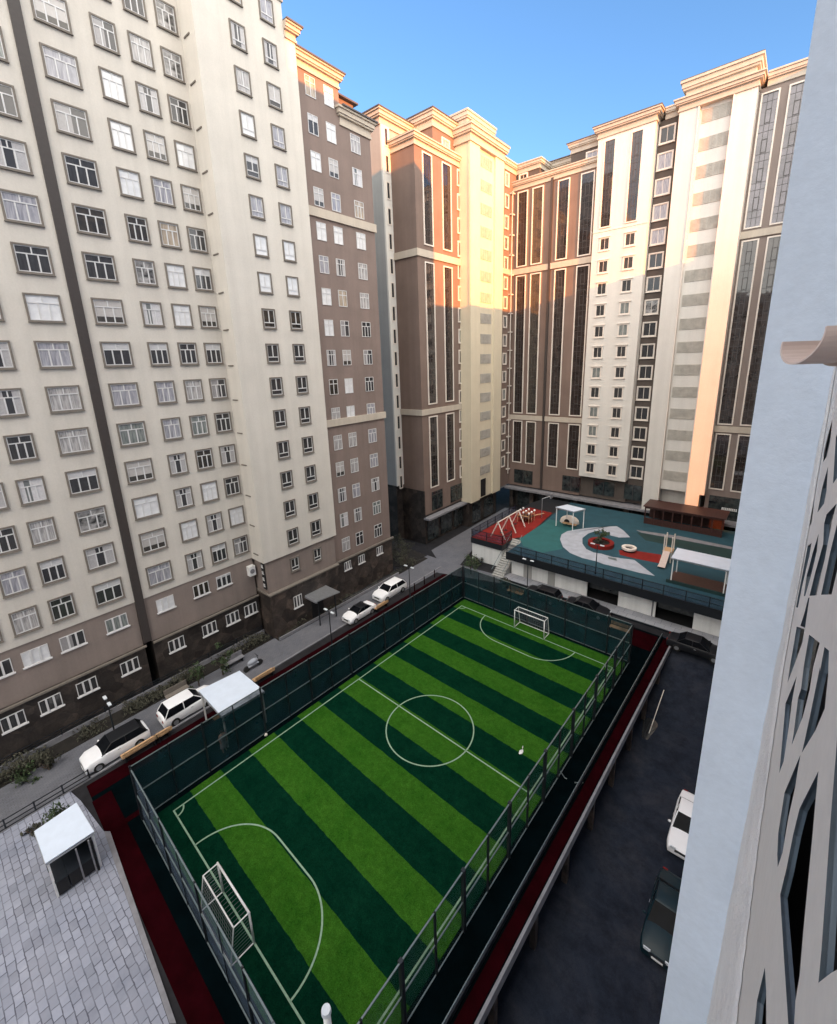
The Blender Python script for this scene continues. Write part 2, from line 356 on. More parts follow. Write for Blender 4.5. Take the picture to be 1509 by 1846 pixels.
# ---------------------------------------------------------------- windows
# local axes: x along the wall, y outwards, z up; origin at the window's centre on the wall face
def ring(mb, w, h, t, y0, y1, mi=0):
    mb.box(-w/2, w/2, y0, y1, h/2-t, h/2, mi); mb.box(-w/2, w/2, y0, y1, -h/2, -h/2+t, mi)
    mb.box(-w/2, -w/2+t, y0, y1, -h/2+t, h/2-t, mi); mb.box(w/2-t, w/2, y0, y1, -h/2+t, h/2-t, mi)
_wcache = {}
def wmeshes(kind, w, h):
    key = (kind, w, h)
    if key in _wcache: return _wcache[key]
    fr, tr, pn = MB(), None, MB()
    if kind in ('three', 'tower'):
        tr = MB(); t = 0.11; ring(tr, w, h, t, -0.05, 0.10)
        tr.box(-w/2-0.03, w/2+0.03, -0.05, 0.15, -h/2-0.04, -h/2+0.002)
        iw, ih = w-2*t-0.004, h-2*t-0.004
    else:
        iw, ih = w, h
    b = 0.055; fo = 0.05
    ring(fr, iw, ih, b, -0.04, fo)
    if kind in ('three', 'bare'):
        zt = ih/2-0.30*ih
        fr.box(-iw/2+b, iw/2-b, -0.04, fo, zt-0.035, zt+0.035)
        for x in ((-iw/6, iw/6) if w > 1.2 else (0,)):
            fr.box(x-0.04, x+0.04, -0.04, fo, -ih/2+b, zt-0.035)
        fr.box(-0.035, 0.035, -0.04, fo, zt+0.035, ih/2-b)
    elif kind == 'tower':
        zt = -ih/2+0.28*ih
        fr.box(-iw/2+b, iw/2-b, -0.04, fo, zt-0.04, zt+0.04)
        fr.box(-0.045, 0.045, -0.04, fo, zt+0.04, ih/2-b)
    elif kind == 'base':
        for x in (-iw/6, iw/6): fr.box(x-0.06, x+0.06, -0.04, 0.09, -ih/2+b, ih/2-b)
        fr.box(-iw/2-0.08, iw/2+0.08, -0.04, 0.14, -ih/2-0.09, -ih/2-0.002)
    elif kind == 'big':
        ring(fr, iw+0.30, ih+0.30, 0.15, -0.04, 0.12); fr.box(-0.03, 0.03, -0.04, 0.03, -ih/2+b, ih/2-b)
        fr.box(-iw/2-0.2, iw/2+0.2, -0.04, 0.18, -ih/2-0.21, -ih/2-0.152)
    elif kind == 'framed':
        ring(fr, iw+0.34, ih+0.34, 0.17, -0.04, 0.12)
        fr.box(-0.03, 0.03, -0.04, 0.03, -ih/2+b, ih/2-b)
    elif kind == 'small':
        # shallow moulded surround with hood and sill
        ring(fr, iw+0.26, ih+0.26, 0.13, -0.04, 0.07)
        fr.box(-iw/2-0.24, iw/2+0.24, -0.04, 0.16, ih/2+0.132, ih/2+0.22); fr.box(-iw/2-0.2, iw/2+0.2, -0.04, 0.12, -ih/2-0.21, -ih/2-0.132)
        fr.box(-0.025, 0.025, -0.04, 0.02, -ih/2+b, ih/2-b)
    elif kind == 'slit':
        ring(fr, iw+0.16, ih+0.16, 0.08, -0.04, 0.06)
    pn.box(-iw/2+b*0.5, iw/2-b*0.5, -0.04, 0.015, -ih/2+b*0.5, ih/2-b*0.5)
    fm = 'frame' if kind in ('three', 'tower', 'bare', 'base') else 'lightframe'
    _wcache[key] = (mesh('window', fr, fm), mesh('surround', tr, 'trim') if tr else None, pn)
    return _wcache[key]
_pc = {}
def window(parent, kind, w, h, pos, rot, pane):
    fm, tm, pn = wmeshes(kind, w, h)
    pk = (kind, w, h, pane.name)
    if pk not in _pc: _pc[pk] = mesh('pane', pn, pane)
    inv = WM(parent).inverted()
    o = bpy.data.objects.new('window', fm); C.objects.link(o); o.parent = parent; o.matrix_parent_inverse = inv
    o.location = pos; o.rotation_euler = (0, 0, rot)
    for nm, me in (('surround', tm), ('pane', _pc[pk])):
        if me is None: continue
        c = bpy.data.objects.new(nm, me); C.objects.link(c); c.parent = o
    return o
EAST, SOUTH = -math.pi/2, math.pi       # facing +X (the yard), facing -Y (the camera)
def pick(ws):
    if random.random() < 0.34: return random.choices(panes[7:], [2, 1.5, 2, 1.5, 1, 1])[0]
    return random.choices(panes[:7], ws)[0]
def glazing(parent, facing, plane, a0, a1, z0, z1, mat='glaze', fr=0.16, off=1.0):
    """tall glazed strip: pale border, dark bars every storey, one opening light per storey"""
    def bx(mb, p0, p1, d0, d1, z0, z1, mi=0):
        if facing == EAST: mb.box(plane+d0, plane+d1, p0, p1, z0, z1, mi)
        else: mb.box(p0, p1, plane-d1, plane-d0, z0, z1, mi)
    f = MB()
    bx(f, a0, a1, -0.05, 0.12, z1-fr, z1); bx(f, a0, a1, -0.05, 0.12, z0, z0+fr); bx(f, a0, a0+fr, -0.05, 0.12, z0+fr, z1-fr); bx(f, a1-fr, a1, -0.05, 0.12, z0+fr, z1-fr)
    o = part('window', f, 'lightframe', parent)
    g = MB(); bx(g, a0+fr, a1-fr, -0.05, 0.02, z0+fr, z1-fr)
    p = part('pane', g, mat, o)
    b = MB(); mid = (a0+a1)/2; t = 0.022; n = 0; q0, q1 = a0+fr, a1-fr; w3 = (q1-q0)/3
    for xx in (q0+w3, q0+2*w3): bx(b, xx-t, xx+t, 0.0, 0.045, z0+fr, z1-fr)
    zz = z0+fr+off
    while zz < z1-fr-0.4:
        bx(b, q0, q1, 0.0, 0.040, zz-t, zz+t)
        if zz+0.75 < z1-fr: bx(b, q0, q1, 0.0, 0.040, zz+0.75-t, zz+0.75+t)
        if zz+2.3 < z1-fr:
            zb, zt = zz+0.85, zz+2.25
            for (u0, u1, v0, v1) in ((q0+w3-0.05, q0+2*w3+0.05, zb, zb+0.07), (q0+w3-0.05, q0+2*w3+0.05, zt-0.07, zt), (q0+w3-0.05, q0+w3+0.03, zb+0.07, zt-0.07), (q0+2*w3-0.03, q0+2*w3+0.05, zb+0.07, zt-0.07)):
                bx(b, u0, u1, 0.0, 0.055, v0, v1)
        zz += 3.0
    part('glazing_bars', b, 'mullion', o)
    return o
def cornice(mb, x0, x1, y0, y1, z0, z1, out=0.6, sides='SE', steps=4):
    """stepped moulding; grows outward on the given sides as it rises"""
    prof = [(0.0, 0.14, 0.25), (0.14, 0.5, 0.12), (0.5, 0.62, 0.55), (0.62, 0.88, 0.75), (0.88, 1.0, 1.0)]
    h = z1-z0
    for a, b, k in prof:
        o = out*k
        mb.box(x0-(o if 'W' in sides else 0), x1+(o if 'E' in sides else 0), y0-(o if 'S' in sides else 0), y1+(o if 'N' in sides else 0), z0+a*h, z0+b*h)

# ================================================================ left row of buildings (face the yard, +X)
wts = [3, 2, 3.5, 4, 3.5, 0.7, 2]
b1 = thing('apartment_building', 'cream block at the far left edge, left of the long dark vertical joint', 'building', (-46, -1, 0))
part('wall', MB().box(-53, -39.2, -14, 9.5, 8.45, 62), 'cream', b1)
part('lower_wall', MB().box(-53, -39.28, -14, 9.49, 4.4, 8.45), 'taupe', b1)
part('plinth', MB().box(-53, -39.02, -14, 9.5, 0, 4.4), 'stone', b1)
part('ledge', MB().box(-39.02, -38.85, -14, 9.6, 4.3, 4.45), 'trim', b1)
part('expansion_joint', MB().box(-39.5, -39.05, 9.5, 10.12, 4.6, 62), 'joint', b1)
for k in range(17):
    z = 10.13+3.0*k
    for y, w in ((7.95, 1.95), (5.02, 1.5), (2.92, 1.5), (0.84, 1.5)):
        if w < 1.9 and z > 34-(5.02-y)*4: continue
        window(b1, 'three', w, 1.8, (-39.2, y, z), EAST, pick(wts))
for y in (8.03, 5.12, 2.95, 0.9): window(b1, 'base', 1.5, 1.15, (-39.28, y, 7.25), EAST, pick([3, 1, 1, 3, 1, 1, 0]))
for y in (8.2, 5.24, 3.0, 0.9): window(b1, 'base', 1.3, 1.1, (-39.02, y, 3.25), EAST, panes[0])

b2 = thing('apartment_building', 'cream block with gray-trimmed windows between the dark joint and the projecting tower', 'building', (-46, 15, 0))
part('wall', MB().box(-53, -39.2, 10.12, 20.0, 8.45, 62), 'cream', b2)
part('lower_wall', MB().box(-53, -39.28, 10.12, 20.0, 4.4, 8.45), 'taupe', b2)
part('plinth', MB().box(-53, -39.02, 10.12, 20.0, 0, 4.4), 'stone', b2)
part('ledge', MB().box(-39.02, -38.85, 10.15, 20.0, 4.3, 4.45), 'trim', b2)
for k in range(17):
    z = 10.13+3.0*k
    for y, w in ((11.68, 1.95), (14.6, 1.5), (16.85, 1.5), (19.0, 1.5)):
        ww = wts
        if k in (10, 11, 12) and w < 1.9: ww = [1, 0, 4, 1, 4, 4, 0]
        p = pick(ww)
        if k in (7, 8) and y == 16.85: p = panes[5]
        window(b2, 'three', w, 1.8, (-39.2, y, z), EAST, p)
for y in (11.7, 14.78, 16.93): window(b2, 'base', 1.4, 1.15, (-39.28, y, 7.25), EAST, pick([1, 1, 2, 3, 1, 1, 0]))
for y in (11.88, 14.83, 17.1, 19.0): window(b2, 'base', 1.3, 1.1, (-39.02, y, 3.25), EAST, panes[0])

b3 = thing('apartment_building', 'tall cream tower with two window columns projecting left of the brown block', 'building', (-45, 24.5, 0))
split_parts('wall', [(-53, -37.1, 20.0, 27.9, 8.35, 66), (-53, -37.1, 27.9, 29.0, 8.35, 53.9)], 'cream2', b3)
part('lower_wall', MB().box(-53, -37.28, 20.25, 28.8, 4.9, 8.35), 'taupe', b3)
part('plinth', MB().box(-53, -37.0, 20.2, 28.85, 0, 4.9), 'stone2', b3)
part('ledge', MB().box(-53, -36.85, 20.05, 28.9, 4.78, 4.93), 'trim', b3)
cm = MB(); cornice(cm, -45, -37.1, 27.9, 29.0, 53.9, 55.0, 0.5, 'EN'); cornice(cm, -53, -37.1, 20, 27.9, 56.3, 57.6, 0.45, 'ESN')
part('cornice', cm, 'cornice', b3); part('roof_edge', MB().box(-45, -36.5, 27.92, 29.6, 55.0, 55.12), 'roofmetal', b3)
for k in range(17):
    z = 10.04+3.0*k
    for y in (23.5, 26.35):
        p = panes[0] if k < 7 else (panes[5] if k in (8, 9) else pick([1, 0, 2, 1, 4, 1, 0]))
        if k == 7: p = panes[1]
        window(b3, 'tower', 1.32, 1.72, (-37.1, y, z), EAST, p)
for y in (23.5, 26.35): window(b3, 'tower', 1.1, 1.5, (-37.28, y, 6.95), EAST, panes[0])
window(b3, 'base', 1.0, 1.3, (-37.0, 23.2, 2.9), EAST, panes[0])
for k in range(18): part('storey_ledge', MB().box(-38.75, -37.9, 19.93, 20.0, 9.0+3*k, 9.10+3*k), 'trim', b3)

b4 = thing('apartment_building', 'brown block with two pale bands, right of the projecting cream tower', 'building', (-45, 33.5, 0))
split_parts('wall', [(-53, -37.6, 29.0, 34.1, 4.9, 52.6), (-53, -37.6, 34.1, 38.1, 4.9, 49.6)], 'brown2', b4)
part('attic', MB().box(-53, -38.7, 34.1, 37.0, 49.6, 52.7), 'brown', b4)
part('plinth', MB().box(-53, -37.5, 28.9, 38.2, 0, 4.9), 'stone2', b4)
part('ledge', MB().box(-37.5, -37.3, 28.9, 38.4, 4.75, 4.95), 'trim', b4)
split_parts('band', [(-53, -37.42, 29.0, 38.25, 20.4, 21.15), (-53, -37.42, 29.0, 38.25, 40.75, 41.55)], 'cornice', b4)
cm = MB(); cornice(cm, -45, -37.6, 29.0, 34.1, 52.6, 53.8, 0.5, 'EN'); cornice(cm, -45, -37.6, 34.1, 38.1, 49.6, 51.1, 0.55, 'ESN')
part('cornice', cm, 'cornice', b4)
split_parts('roof_edge', [(-53, -36.9, 34.0, 38.8, 51.1, 51.22), (-45, -38.3, 34.1, 37.4, 52.7, 52.85), (-45, -37.0, 29.0, 34.7, 53.8, 53.92)], 'roofmetal', b4)
for k in range(-1, 15):
    z = 9.55+3.0*k-(0.0 if k >= 0 else 0)
    for y in (30.68, 32.82, 35.95):
        if y > 34 and k > 13: continue
        p = pick([2, 1, 2, 1, 2, 1, 0]) if k < 10 else pick([0, 0, 3, 1, 3, 3, 0])
        if k == 10: p = panes[5]
        window(b4, 'bare', 1.15 if y < 34 else 1.3, 1.6, (-37.6, y, z), EAST, p)
for y in (30.6, 32.8, 35.9): window(b4, 'base', 1.0, 1.0, (-37.5, y, 3.9), EAST, panes[0])

# ================================================================ middle buildings
b5 = thing('apartment_building', 'narrow pale gray building with a column of dark slit windows', 'building', (-48, 50, 0))
part('wall', MB().box(-58, -43.8, 46.2, 60, 8.9, 55.6), 'palegray', b5)
part('plinth', MB().box(-58, -43.9, 46.3, 60, 0, 8.9), 'stone', b5)
part('pier', MB().box(-43.8, -43.55, 46.2, 47.68, 8.9, 55.6), 'white', b5)
cm = MB(); cornice(cm, -58, -43.8, 46.2, 60, 55.6, 57.2, 0.6, 'ES'); part('cornice', cm, 'cornice', b5)
part('roof_edge', MB().box(-58, -43.1, 45.5, 60, 57.2, 57.32), 'roofmetal', b5)
for k in range(16): window(b5, 'slit', 0.55, 1.9, (-43.55, 47.02, 54.4-3.0*k), EAST, panes[0])

b6 = thing('apartment_building', 'brown corner building with tall glazed strips left of the cream grille tower', 'building', (-46, 52, 0))
part('wall', MB().box(-55, -39.6, 47.7, 61, 4.6, 52.7), 'brown', b6)
part('plinth', MB().box(-55, -39.72, 47.75, 61, 0, 4.6), 'stone', b6)
part('side_plinth', MB().box(-44.5, -39.55, 47.62, 47.75, 0, 8.4), 'stone', b6)
part('attic', MB().box(-55, -40.3, 52.4, 61, 52.7, 56.3), 'brown', b6)
split_parts('band', [(-43.7, -39.42, 47.52, 58.5, 40.2, 41.07), (-43.7, -39.42, 47.52, 58.5, 19.5, 20.3)], 'cornice', b6)
cm = MB(); cornice(cm, -55, -39.6, 47.7, 58.7, 52.7, 54.0, 0.55, 'ES'); cornice(cm, -55, -40.3, 52.4, 61, 56.3, 58.0, 0.6, 'ES'); part('cornice', cm, 'cornice', b6)
split_parts('roof_edge', [(-55, -39.6, 51.7, 61, 58.0, 58.12), (-55, -40.3, 47.2, 52.4, 54.0, 54.06)], 'roofmetal', b6)
for y0, y1 in ((49.15, 51.15), (53.25, 55.35)):
    glazing(b6, EAST, -39.6, y0, y1, 41.7, 52.4); glazing(b6, EAST, -39.6, y0, y1, 20.9, 39.7); glazing(b6, EAST, -39.6, y0, y1, 8.5, 19.2)
window(b6, 'framed', 1.5, 1.9, (-40.3, 55.2, 54.6), EAST, panes[4]); window(b6, 'framed', 1.0, 1.9, (-40.3, 58.0, 54.5), EAST, panes[0])
for k in range(15): window(b6, 'framed', 1.05, 1.75, (-39.6, 57.45, 51.4-3.0*k), EAST, panes[0] if random.random() < .7 else panes[3])
for y0, y1, z0, z1 in ((49.4, 52.0, 4.9, 7.8), (54.2, 57.6, 4.9, 7.5)):
    o = part('shop_window', MB().box(-39.68, -39.52, y0, y1, z0, z1), 'shopglass', b6)
    part('bars', MB().box(-39.52, -39.46, (y0+y1)/2-0.05, (y0+y1)/2+0.05, z0, z1).box(-39.52, -39.46, y0, y1, z1-0.5, z1-0.42), 'mullion', o)
fl = MB()
for k in range(16): fl.box(-39.6, -38.3, 58.75, 60.0, 53.0-3.0*k, 53.2-3.0*k)
part('balcony_slab', fl, 'lightframe', b6)
part('loggia_glazing', MB().box(-39.6, -39.45, 58.8, 60, 8.2, 52.4), 'glaze', b6)
part('walkway_ledge', MB().box(-39.7, -38.6, 47.5, 70.5, 4.0, 4.28), 'kerb', b6)
sf = MB()
for k, (y0, y1) in enumerate(((48.3, 50.9), (51.6, 54.4), (55.2, 58.0))): sf.box(-39.75, -39.60, y0, y1, 0.4, 3.5)
part('shop_front', sf, 'shopglass', b6)

b7 = thing('apartment_building', 'cream tower with one column of grille panels, standing at the left of the inner corner', 'building', (-44, 61.7, 0))
part('wall', MB().box(-52, -37.95, 57.3, 66.3, 4.3, 55.4), 'creamlit', b7)
part('pilaster', MB().box(-37.95, -37.65, 57.2, 59.7, 4.3, 55.4), 'creamlit', b7); part('pilaster', MB().box(-37.95, -37.65, 63.9, 66.4, 4.3, 55.4), 'creamlit', b7)
cm = MB(); cornice(cm, -52, -37.65, 57.2, 66.4, 55.4, 57.3, 0.65, 'ESN'); cornice(cm, -52, -38.3, 57.4, 64.2, 57.3, 59.2, 0.4, 'ESN'); part('cornice', cm, 'cornice', b7)
part('roof_edge', MB().box(-52, -37.0, 56.6, 67.0, 57.3, 57.36), 'roofmetal', b7)
def grille(par, facing, plane, a0, a1, zc, h, lit='vent'):
    f = MB(); n = 5; w = (a1-a0)/n
    g = MB()
    if facing == EAST:
        f.box(plane-0.02, plane+0.03, a0, a1, zc-h/2, zc+h/2)
        for i in range(n):
            for j in range(9): g.box(plane+0.03, plane+0.07, a0+i*w+0.06, a0+(i+1)*w-0.06, zc-h/2+h*(j+0.25)/9, zc-h/2+h*(j+0.75)/9)
    else:
        f.box(a0, a1, plane-0.03, plane+0.02, zc-h/2, zc+h/2)
        for i in range(n):
            for j in range(9): g.box(a0+i*w+0.06, a0+(i+1)*w-0.06, plane-0.07, plane-0.03, zc-h/2+h*(j+0.25)/9, zc-h/2+h*(j+0.75)/9)
    o = part('grille', f, 'vent', par); part('slats', g, 'trim' if False else 'vent', o)
for k in range(16): grille(b7, EAST, -37.95, 60.3, 63.4, 54.0-3.0*k, 1.45)
part('door_opening', MB().box(-37.96, -37.9, 60.5, 62.0, 4.5, 7.5), 'black', b7)
part('plinth', MB().box(-52, -38.4, 57.5, 66.3, 0, 4.3), 'stone', b7)
part('shop_front', MB().box(-38.4, -38.3, 58.6, 61.0, 0.3, 3.6).box(-38.4, -38.3, 62.2, 65.2, 0.3, 3.6), 'shopglass', b7)

# ================================================================ right-hand row (faces the camera, -Y)
b8 = thing('apartment_building', 'brown building with four tall glazed strips in the inner corner', 'building', (-34, 75, 0))
split_parts('wall', [(-50, -38.6, 66.3, 86, 4.3, 55.2), (-38.6, -25.2, 71.0, 86, 4.3, 52.7)], 'brown', b8)
split_parts('attic', [(-38.6, -34.6, 71.9, 86, 52.7, 55.3), (-34.6, -29.8, 75.5, 86, 52.7, 55.2), (-29.8, -25.2, 72.2, 86, 52.7, 55.8)], 'darkbrown', b8)
cm = MB(); cornice(cm, -38.6, -25.2, 71.0, 78, 52.7, 54.0, 0.5, 'S'); cornice(cm, -50, -38.6, 66.4, 72, 55.2, 56.6, 0.5, 'E')
cornice(cm, -38.6, -34.6, 71.9, 86, 55.3, 56.6, 0.5, 'SE'); cornice(cm, -34.6, -29.8, 75.5, 86, 55.2, 56.8, 0.5, 'S'); cornice(cm, -29.8, -25.2, 72.2, 86, 55.8, 57.1, 0.5, 'SW')
part('cornice', cm, 'cornice', b8)
split_parts('roof_edge', [(-30.4, -25.2, 71.6, 86, 57.1, 57.2), (-34.6, -29.8, 74.8, 86, 56.8, 56.9)], 'roofmetal', b8)
split_parts('band', [(-38.6, -25.2, 70.82, 71.0, 40.3, 41.15), (-38.6, -25.2, 70.82, 71.0, 16.4, 17.2), (-38.6, -38.45, 66.4, 70.82, 40.3, 41.1)], 'cornice', b8)
for a0, a1 in ((-37.75, -35.95), (-35.2, -33.35), (-31.1, -29.25), (-27.65, -25.65)):
    glazing(b8, SOUTH, 71.0, a0, a1, 41.4, 52.4); glazing(b8, SOUTH, 71.0, a0, a1, 17.5, 40.1); glazing(b8, SOUTH, 71.0, a0, a1, 8.6, 16.2)
part('downpipe', MB().box(-32.15, -31.8, 70.72, 71.0, 4.4, 53), 'joint', b8)
window(b8, 'framed', 1.2, 1.5, (-37.3, 71.9, 54.3), SOUTH, panes[0]); window(b8, 'framed', 1.6, 1.5, (-26.6, 72.2, 54.5), SOUTH, panes[4])
for k in range(16): window(b8, 'framed', 0.95, 1.65, (-38.6, 68.9, 53.9-3.0*k), EAST, panes[0] if random.random() < .7 else panes[3])
fl = MB()
for k in range(16): fl.box(-38.6, -38.1, 70.0, 70.82, 52.2-3.0*k, 52.36-3.0*k)
fl.box(-38.2, -38.08, 70.0, 70.1, 6.5, 52.5)
part('balcony_ledge', fl, 'lightframe', b8)
for x0, x1, z0, z1 in ((-37.3, -33.7, 4.8, 7.3), (-28.2, -25.2, 4.8, 7.4)):
    o = part('shop_window', MB().box(x0, x1, 70.9, 71.04, z0, z1), 'shopglass', b8)
    part('bars', MB().box((x0+x1)/2-0.05, (x0+x1)/2+0.05, 70.84, 70.9, z0, z1), 'mullion', o)

b9 = thing('apartment_building', 'white block with two columns of small dark windows below glazed strips', 'building', (-20, 76, 0))
part('wall', MB().box(-25.2, -18.0, 70.2, 86, 7.9, 55.7), 'white', b9)
part('recessed_wall', MB().box(-18.0, -15.4, 71.7, 86, 4.3, 56.0).box(-25.2, -18.0, 71.3, 86, 4.3, 7.9), 'darkbrown', b9)
cm = MB(); cornice(cm, -25.2, -18.0, 70.2, 86, 55.7, 57.1, 0.65, 'SWE'); cornice(cm, -17.3, -15.4, 71.7, 80, 56.0, 57.3, 0.45, 'S'); part('cornice', cm, 'cornice', b9)
part('roof_edge', MB().box(-25.9, -17.3, 69.5, 86, 57.1, 57.2), 'roofmetal', b9)
part('string_course', MB().box(-25.22, -17.98, 70.14, 70.24, 43.95, 44.1), 'white', b9)
for a0, a1 in ((-24.35, -22.75), (-20.9, -19.3)): glazing(b9, SOUTH, 70.2, a0, a1, 44.4, 55.3)
for k in range(12):
    for x in (-23.45, -20.05): window(b9, 'small', 1.2, 1.5, (x, 70.2, 42.3-2.985*k), SOUTH, panes[0] if random.random() < .75 else panes[3])
for k in range(16): window(b9, 'big', 1.6, 1.75, (-16.9, 71.7, 54.3-3.0*k), SOUTH, (panes[4] if k < 5 and k else panes[0]) if random.random() < .85 else panes[6])
for x0, x1, z0, z1 in ((-23.1, -19.8, 4.9, 7.2), (-18.3, -15.8, 4.9, 7.3)):
    o = part('shop_window', MB().box(x0, x1, 71.2, 71.26, z0, z1), 'shopglass', b9)
    part('bars', MB().box((x0+x1)/2-0.05, (x0+x1)/2+0.05, 71.14, 71.2, z0, z1), 'mullion', o)

b10 = thing('apartment_building', 'tall white tower with wide grille panels between two plain pilasters', 'building', (-11.5, 76, 0))
split_parts('wall', [(-15.4, -7.6, 70.75, 86, 7.5, 55.7), (-15.4, -8.2, 72.5, 86, 4.0, 7.5)], 'white', b10)
part('pilaster', MB().box(-15.4, -13.35, 70.2, 70.75, 4.0, 55.7), 'white', b10)
part('pilaster', MB().box(-9.75, -7.6, 70.2, 70.75, 7.5, 55.7).box(-9.75, -8.2, 70.2, 70.75, 4.0, 7.5), 'white', b10)
part('edge_bead', MB().box(-13.35, -13.22, 70.1, 70.75, 4.0, 55.7).box(-9.88, -9.75, 70.1, 70.75, 4.0, 55.7), 'lightframe', b10)
cm = MB(); cornice(cm, -15.4, -7.6, 70.2, 86, 55.7, 57.0, 0.65, 'SWE'); cornice(cm, -14.9, -8.1, 70.9, 80, 57.0, 59.0, 0.7, 'SWE'); part('cornice', cm, 'cornice', b10)
part('roof_edge', MB().box(-15.6, -7.4, 70.2, 80, 59.0, 59.1), 'roofmetal', b10)
for k in range(16): grille(b10, SOUTH, 70.75, -13.0, -9.95, 54.6-3.0*k, 1.45)

b11 = thing('apartment_building', 'brown building with tall glazed strips tinted like pink reflections beside the near pale wall', 'building', (-3.5, 78, 0))
part('wall', MB().box(-7.6, 14, 71.7, 86, 4.0, 55.9), 'taupe', b11)
cm = MB(); cornice(cm, -6.9, 14, 71.7, 86, 55.9, 57.3, 0.5, 'S'); part('cornice', cm, 'cornice', b11)
split_parts('band', [(-7.6, 0, 71.5, 71.7, 40.2, 41.0), (-7.6, 0, 71.5, 71.7, 16.3, 17.1)], 'cornice', b11)
for a0, a1 in ((-7.35, -5.6), (-4.85, -3.05), (-2.3, -0.5)):
    glazing(b11, SOUTH, 71.7, a0, a1, 41.25, 55.4, 'glazereflect'); glazing(b11, SOUTH, 71.7, a0, a1, 17.3, 40.0); glazing(b11, SOUTH, 71.7, a0, a1, 8.2, 16.1)
part('shop_window', MB().box(-7.1, -0.6, 71.55, 71.72, 4.0, 7.3), 'shopglass', b11)
sg = MB()
for k in range(9): sg.box(-5.5+k*0.2, -5.36+k*0.2, 71.42, 71.52, 5.55, 5.8)
sg.box(-5.55, -3.7, 71.5, 71.55, 5.45, 5.5)
part('shop_sign', sg, 'whitepaint', b11)

# continuous ledge and ground floor under the right-hand row
arc = thing('shop_arcade', 'dark ground-floor arcade with pillars and a pale ledge along the foot of the right-hand buildings', 'arcade', (-20, 70, 0))
part('ledge', MB().box(-38.6, 0, 69.7, 72.5, 3.72, 4.05), 'kerb', arc)
part('back_wall', MB().box(-38.6, 0, 72.0, 73, 0, 3.72), 'stone', arc)
for x in range(-38, 0, 4): part('pillar', MB().box(x, x+0.7, 70.6, 71.2, 0, 3.72), 'stone2', arc)
sh = MB()
for x in range(-38, 0, 4): sh.box(x+1.0, x+3.7, 71.85, 72.0, 0.2, 3.4)
part('shop_front', sh, 'shopglass', arc)

# cafe-like timber structure below the vented tower
cafe = thing('timber_pavilion', 'red-brown timber pavilion with slatted front below the white grille tower', 'pavilion', (-9, 67.5, 3.3))
cf = MB()
for k in range(9): cf.box(-14+k*1.15, -13.85+k*1.15, 66.0, 66.15, 3.3, 5.6)
cf.box(-14, -4.65, 65.95, 66.2, 5.6, 5.85)
part('frame', cf, 'redwood', cafe); part('roof', MB().box(-14.2, -4.4, 65.8, 69.6, 5.86, 5.98), 'redwood', cafe)
part('panel', MB().box(-14, -4.8, 66.05, 66.12, 3.3, 4.2), 'redwood', cafe); part('back_panel', MB().box(-14, -4.8, 69.2, 69.3, 3.3, 5.86), 'redwood', cafe)

# ================================================================ the photographer's own building
nb = thing('apartment_building', 'near pale blue wall with a cut-out metal screen along the right edge', 'building', (6, 10, -3))
XF, YW, XL = 0.40, 8.5, -0.425
part('side_wall', MB().box(XL, 15, YW, 35.5, 4.7, 57).box(XL-0.012, 15, YW-0.03, 35.5, -3, 4.68), 'blue', nb)
part('facade', MB().box(XF, 15, 7.3, YW, -3, 57), 'rough', nb)
part('back_wall', MB().box(XF+0.5, 15, -25, 7.3, -3, 57), 'rough', nb)
part('shade_block', MB().box(1.2, 5, -25, 16.0, 57, 65), 'cream2', nb)  # unseen block on the roof, added and sized to shade the left towers
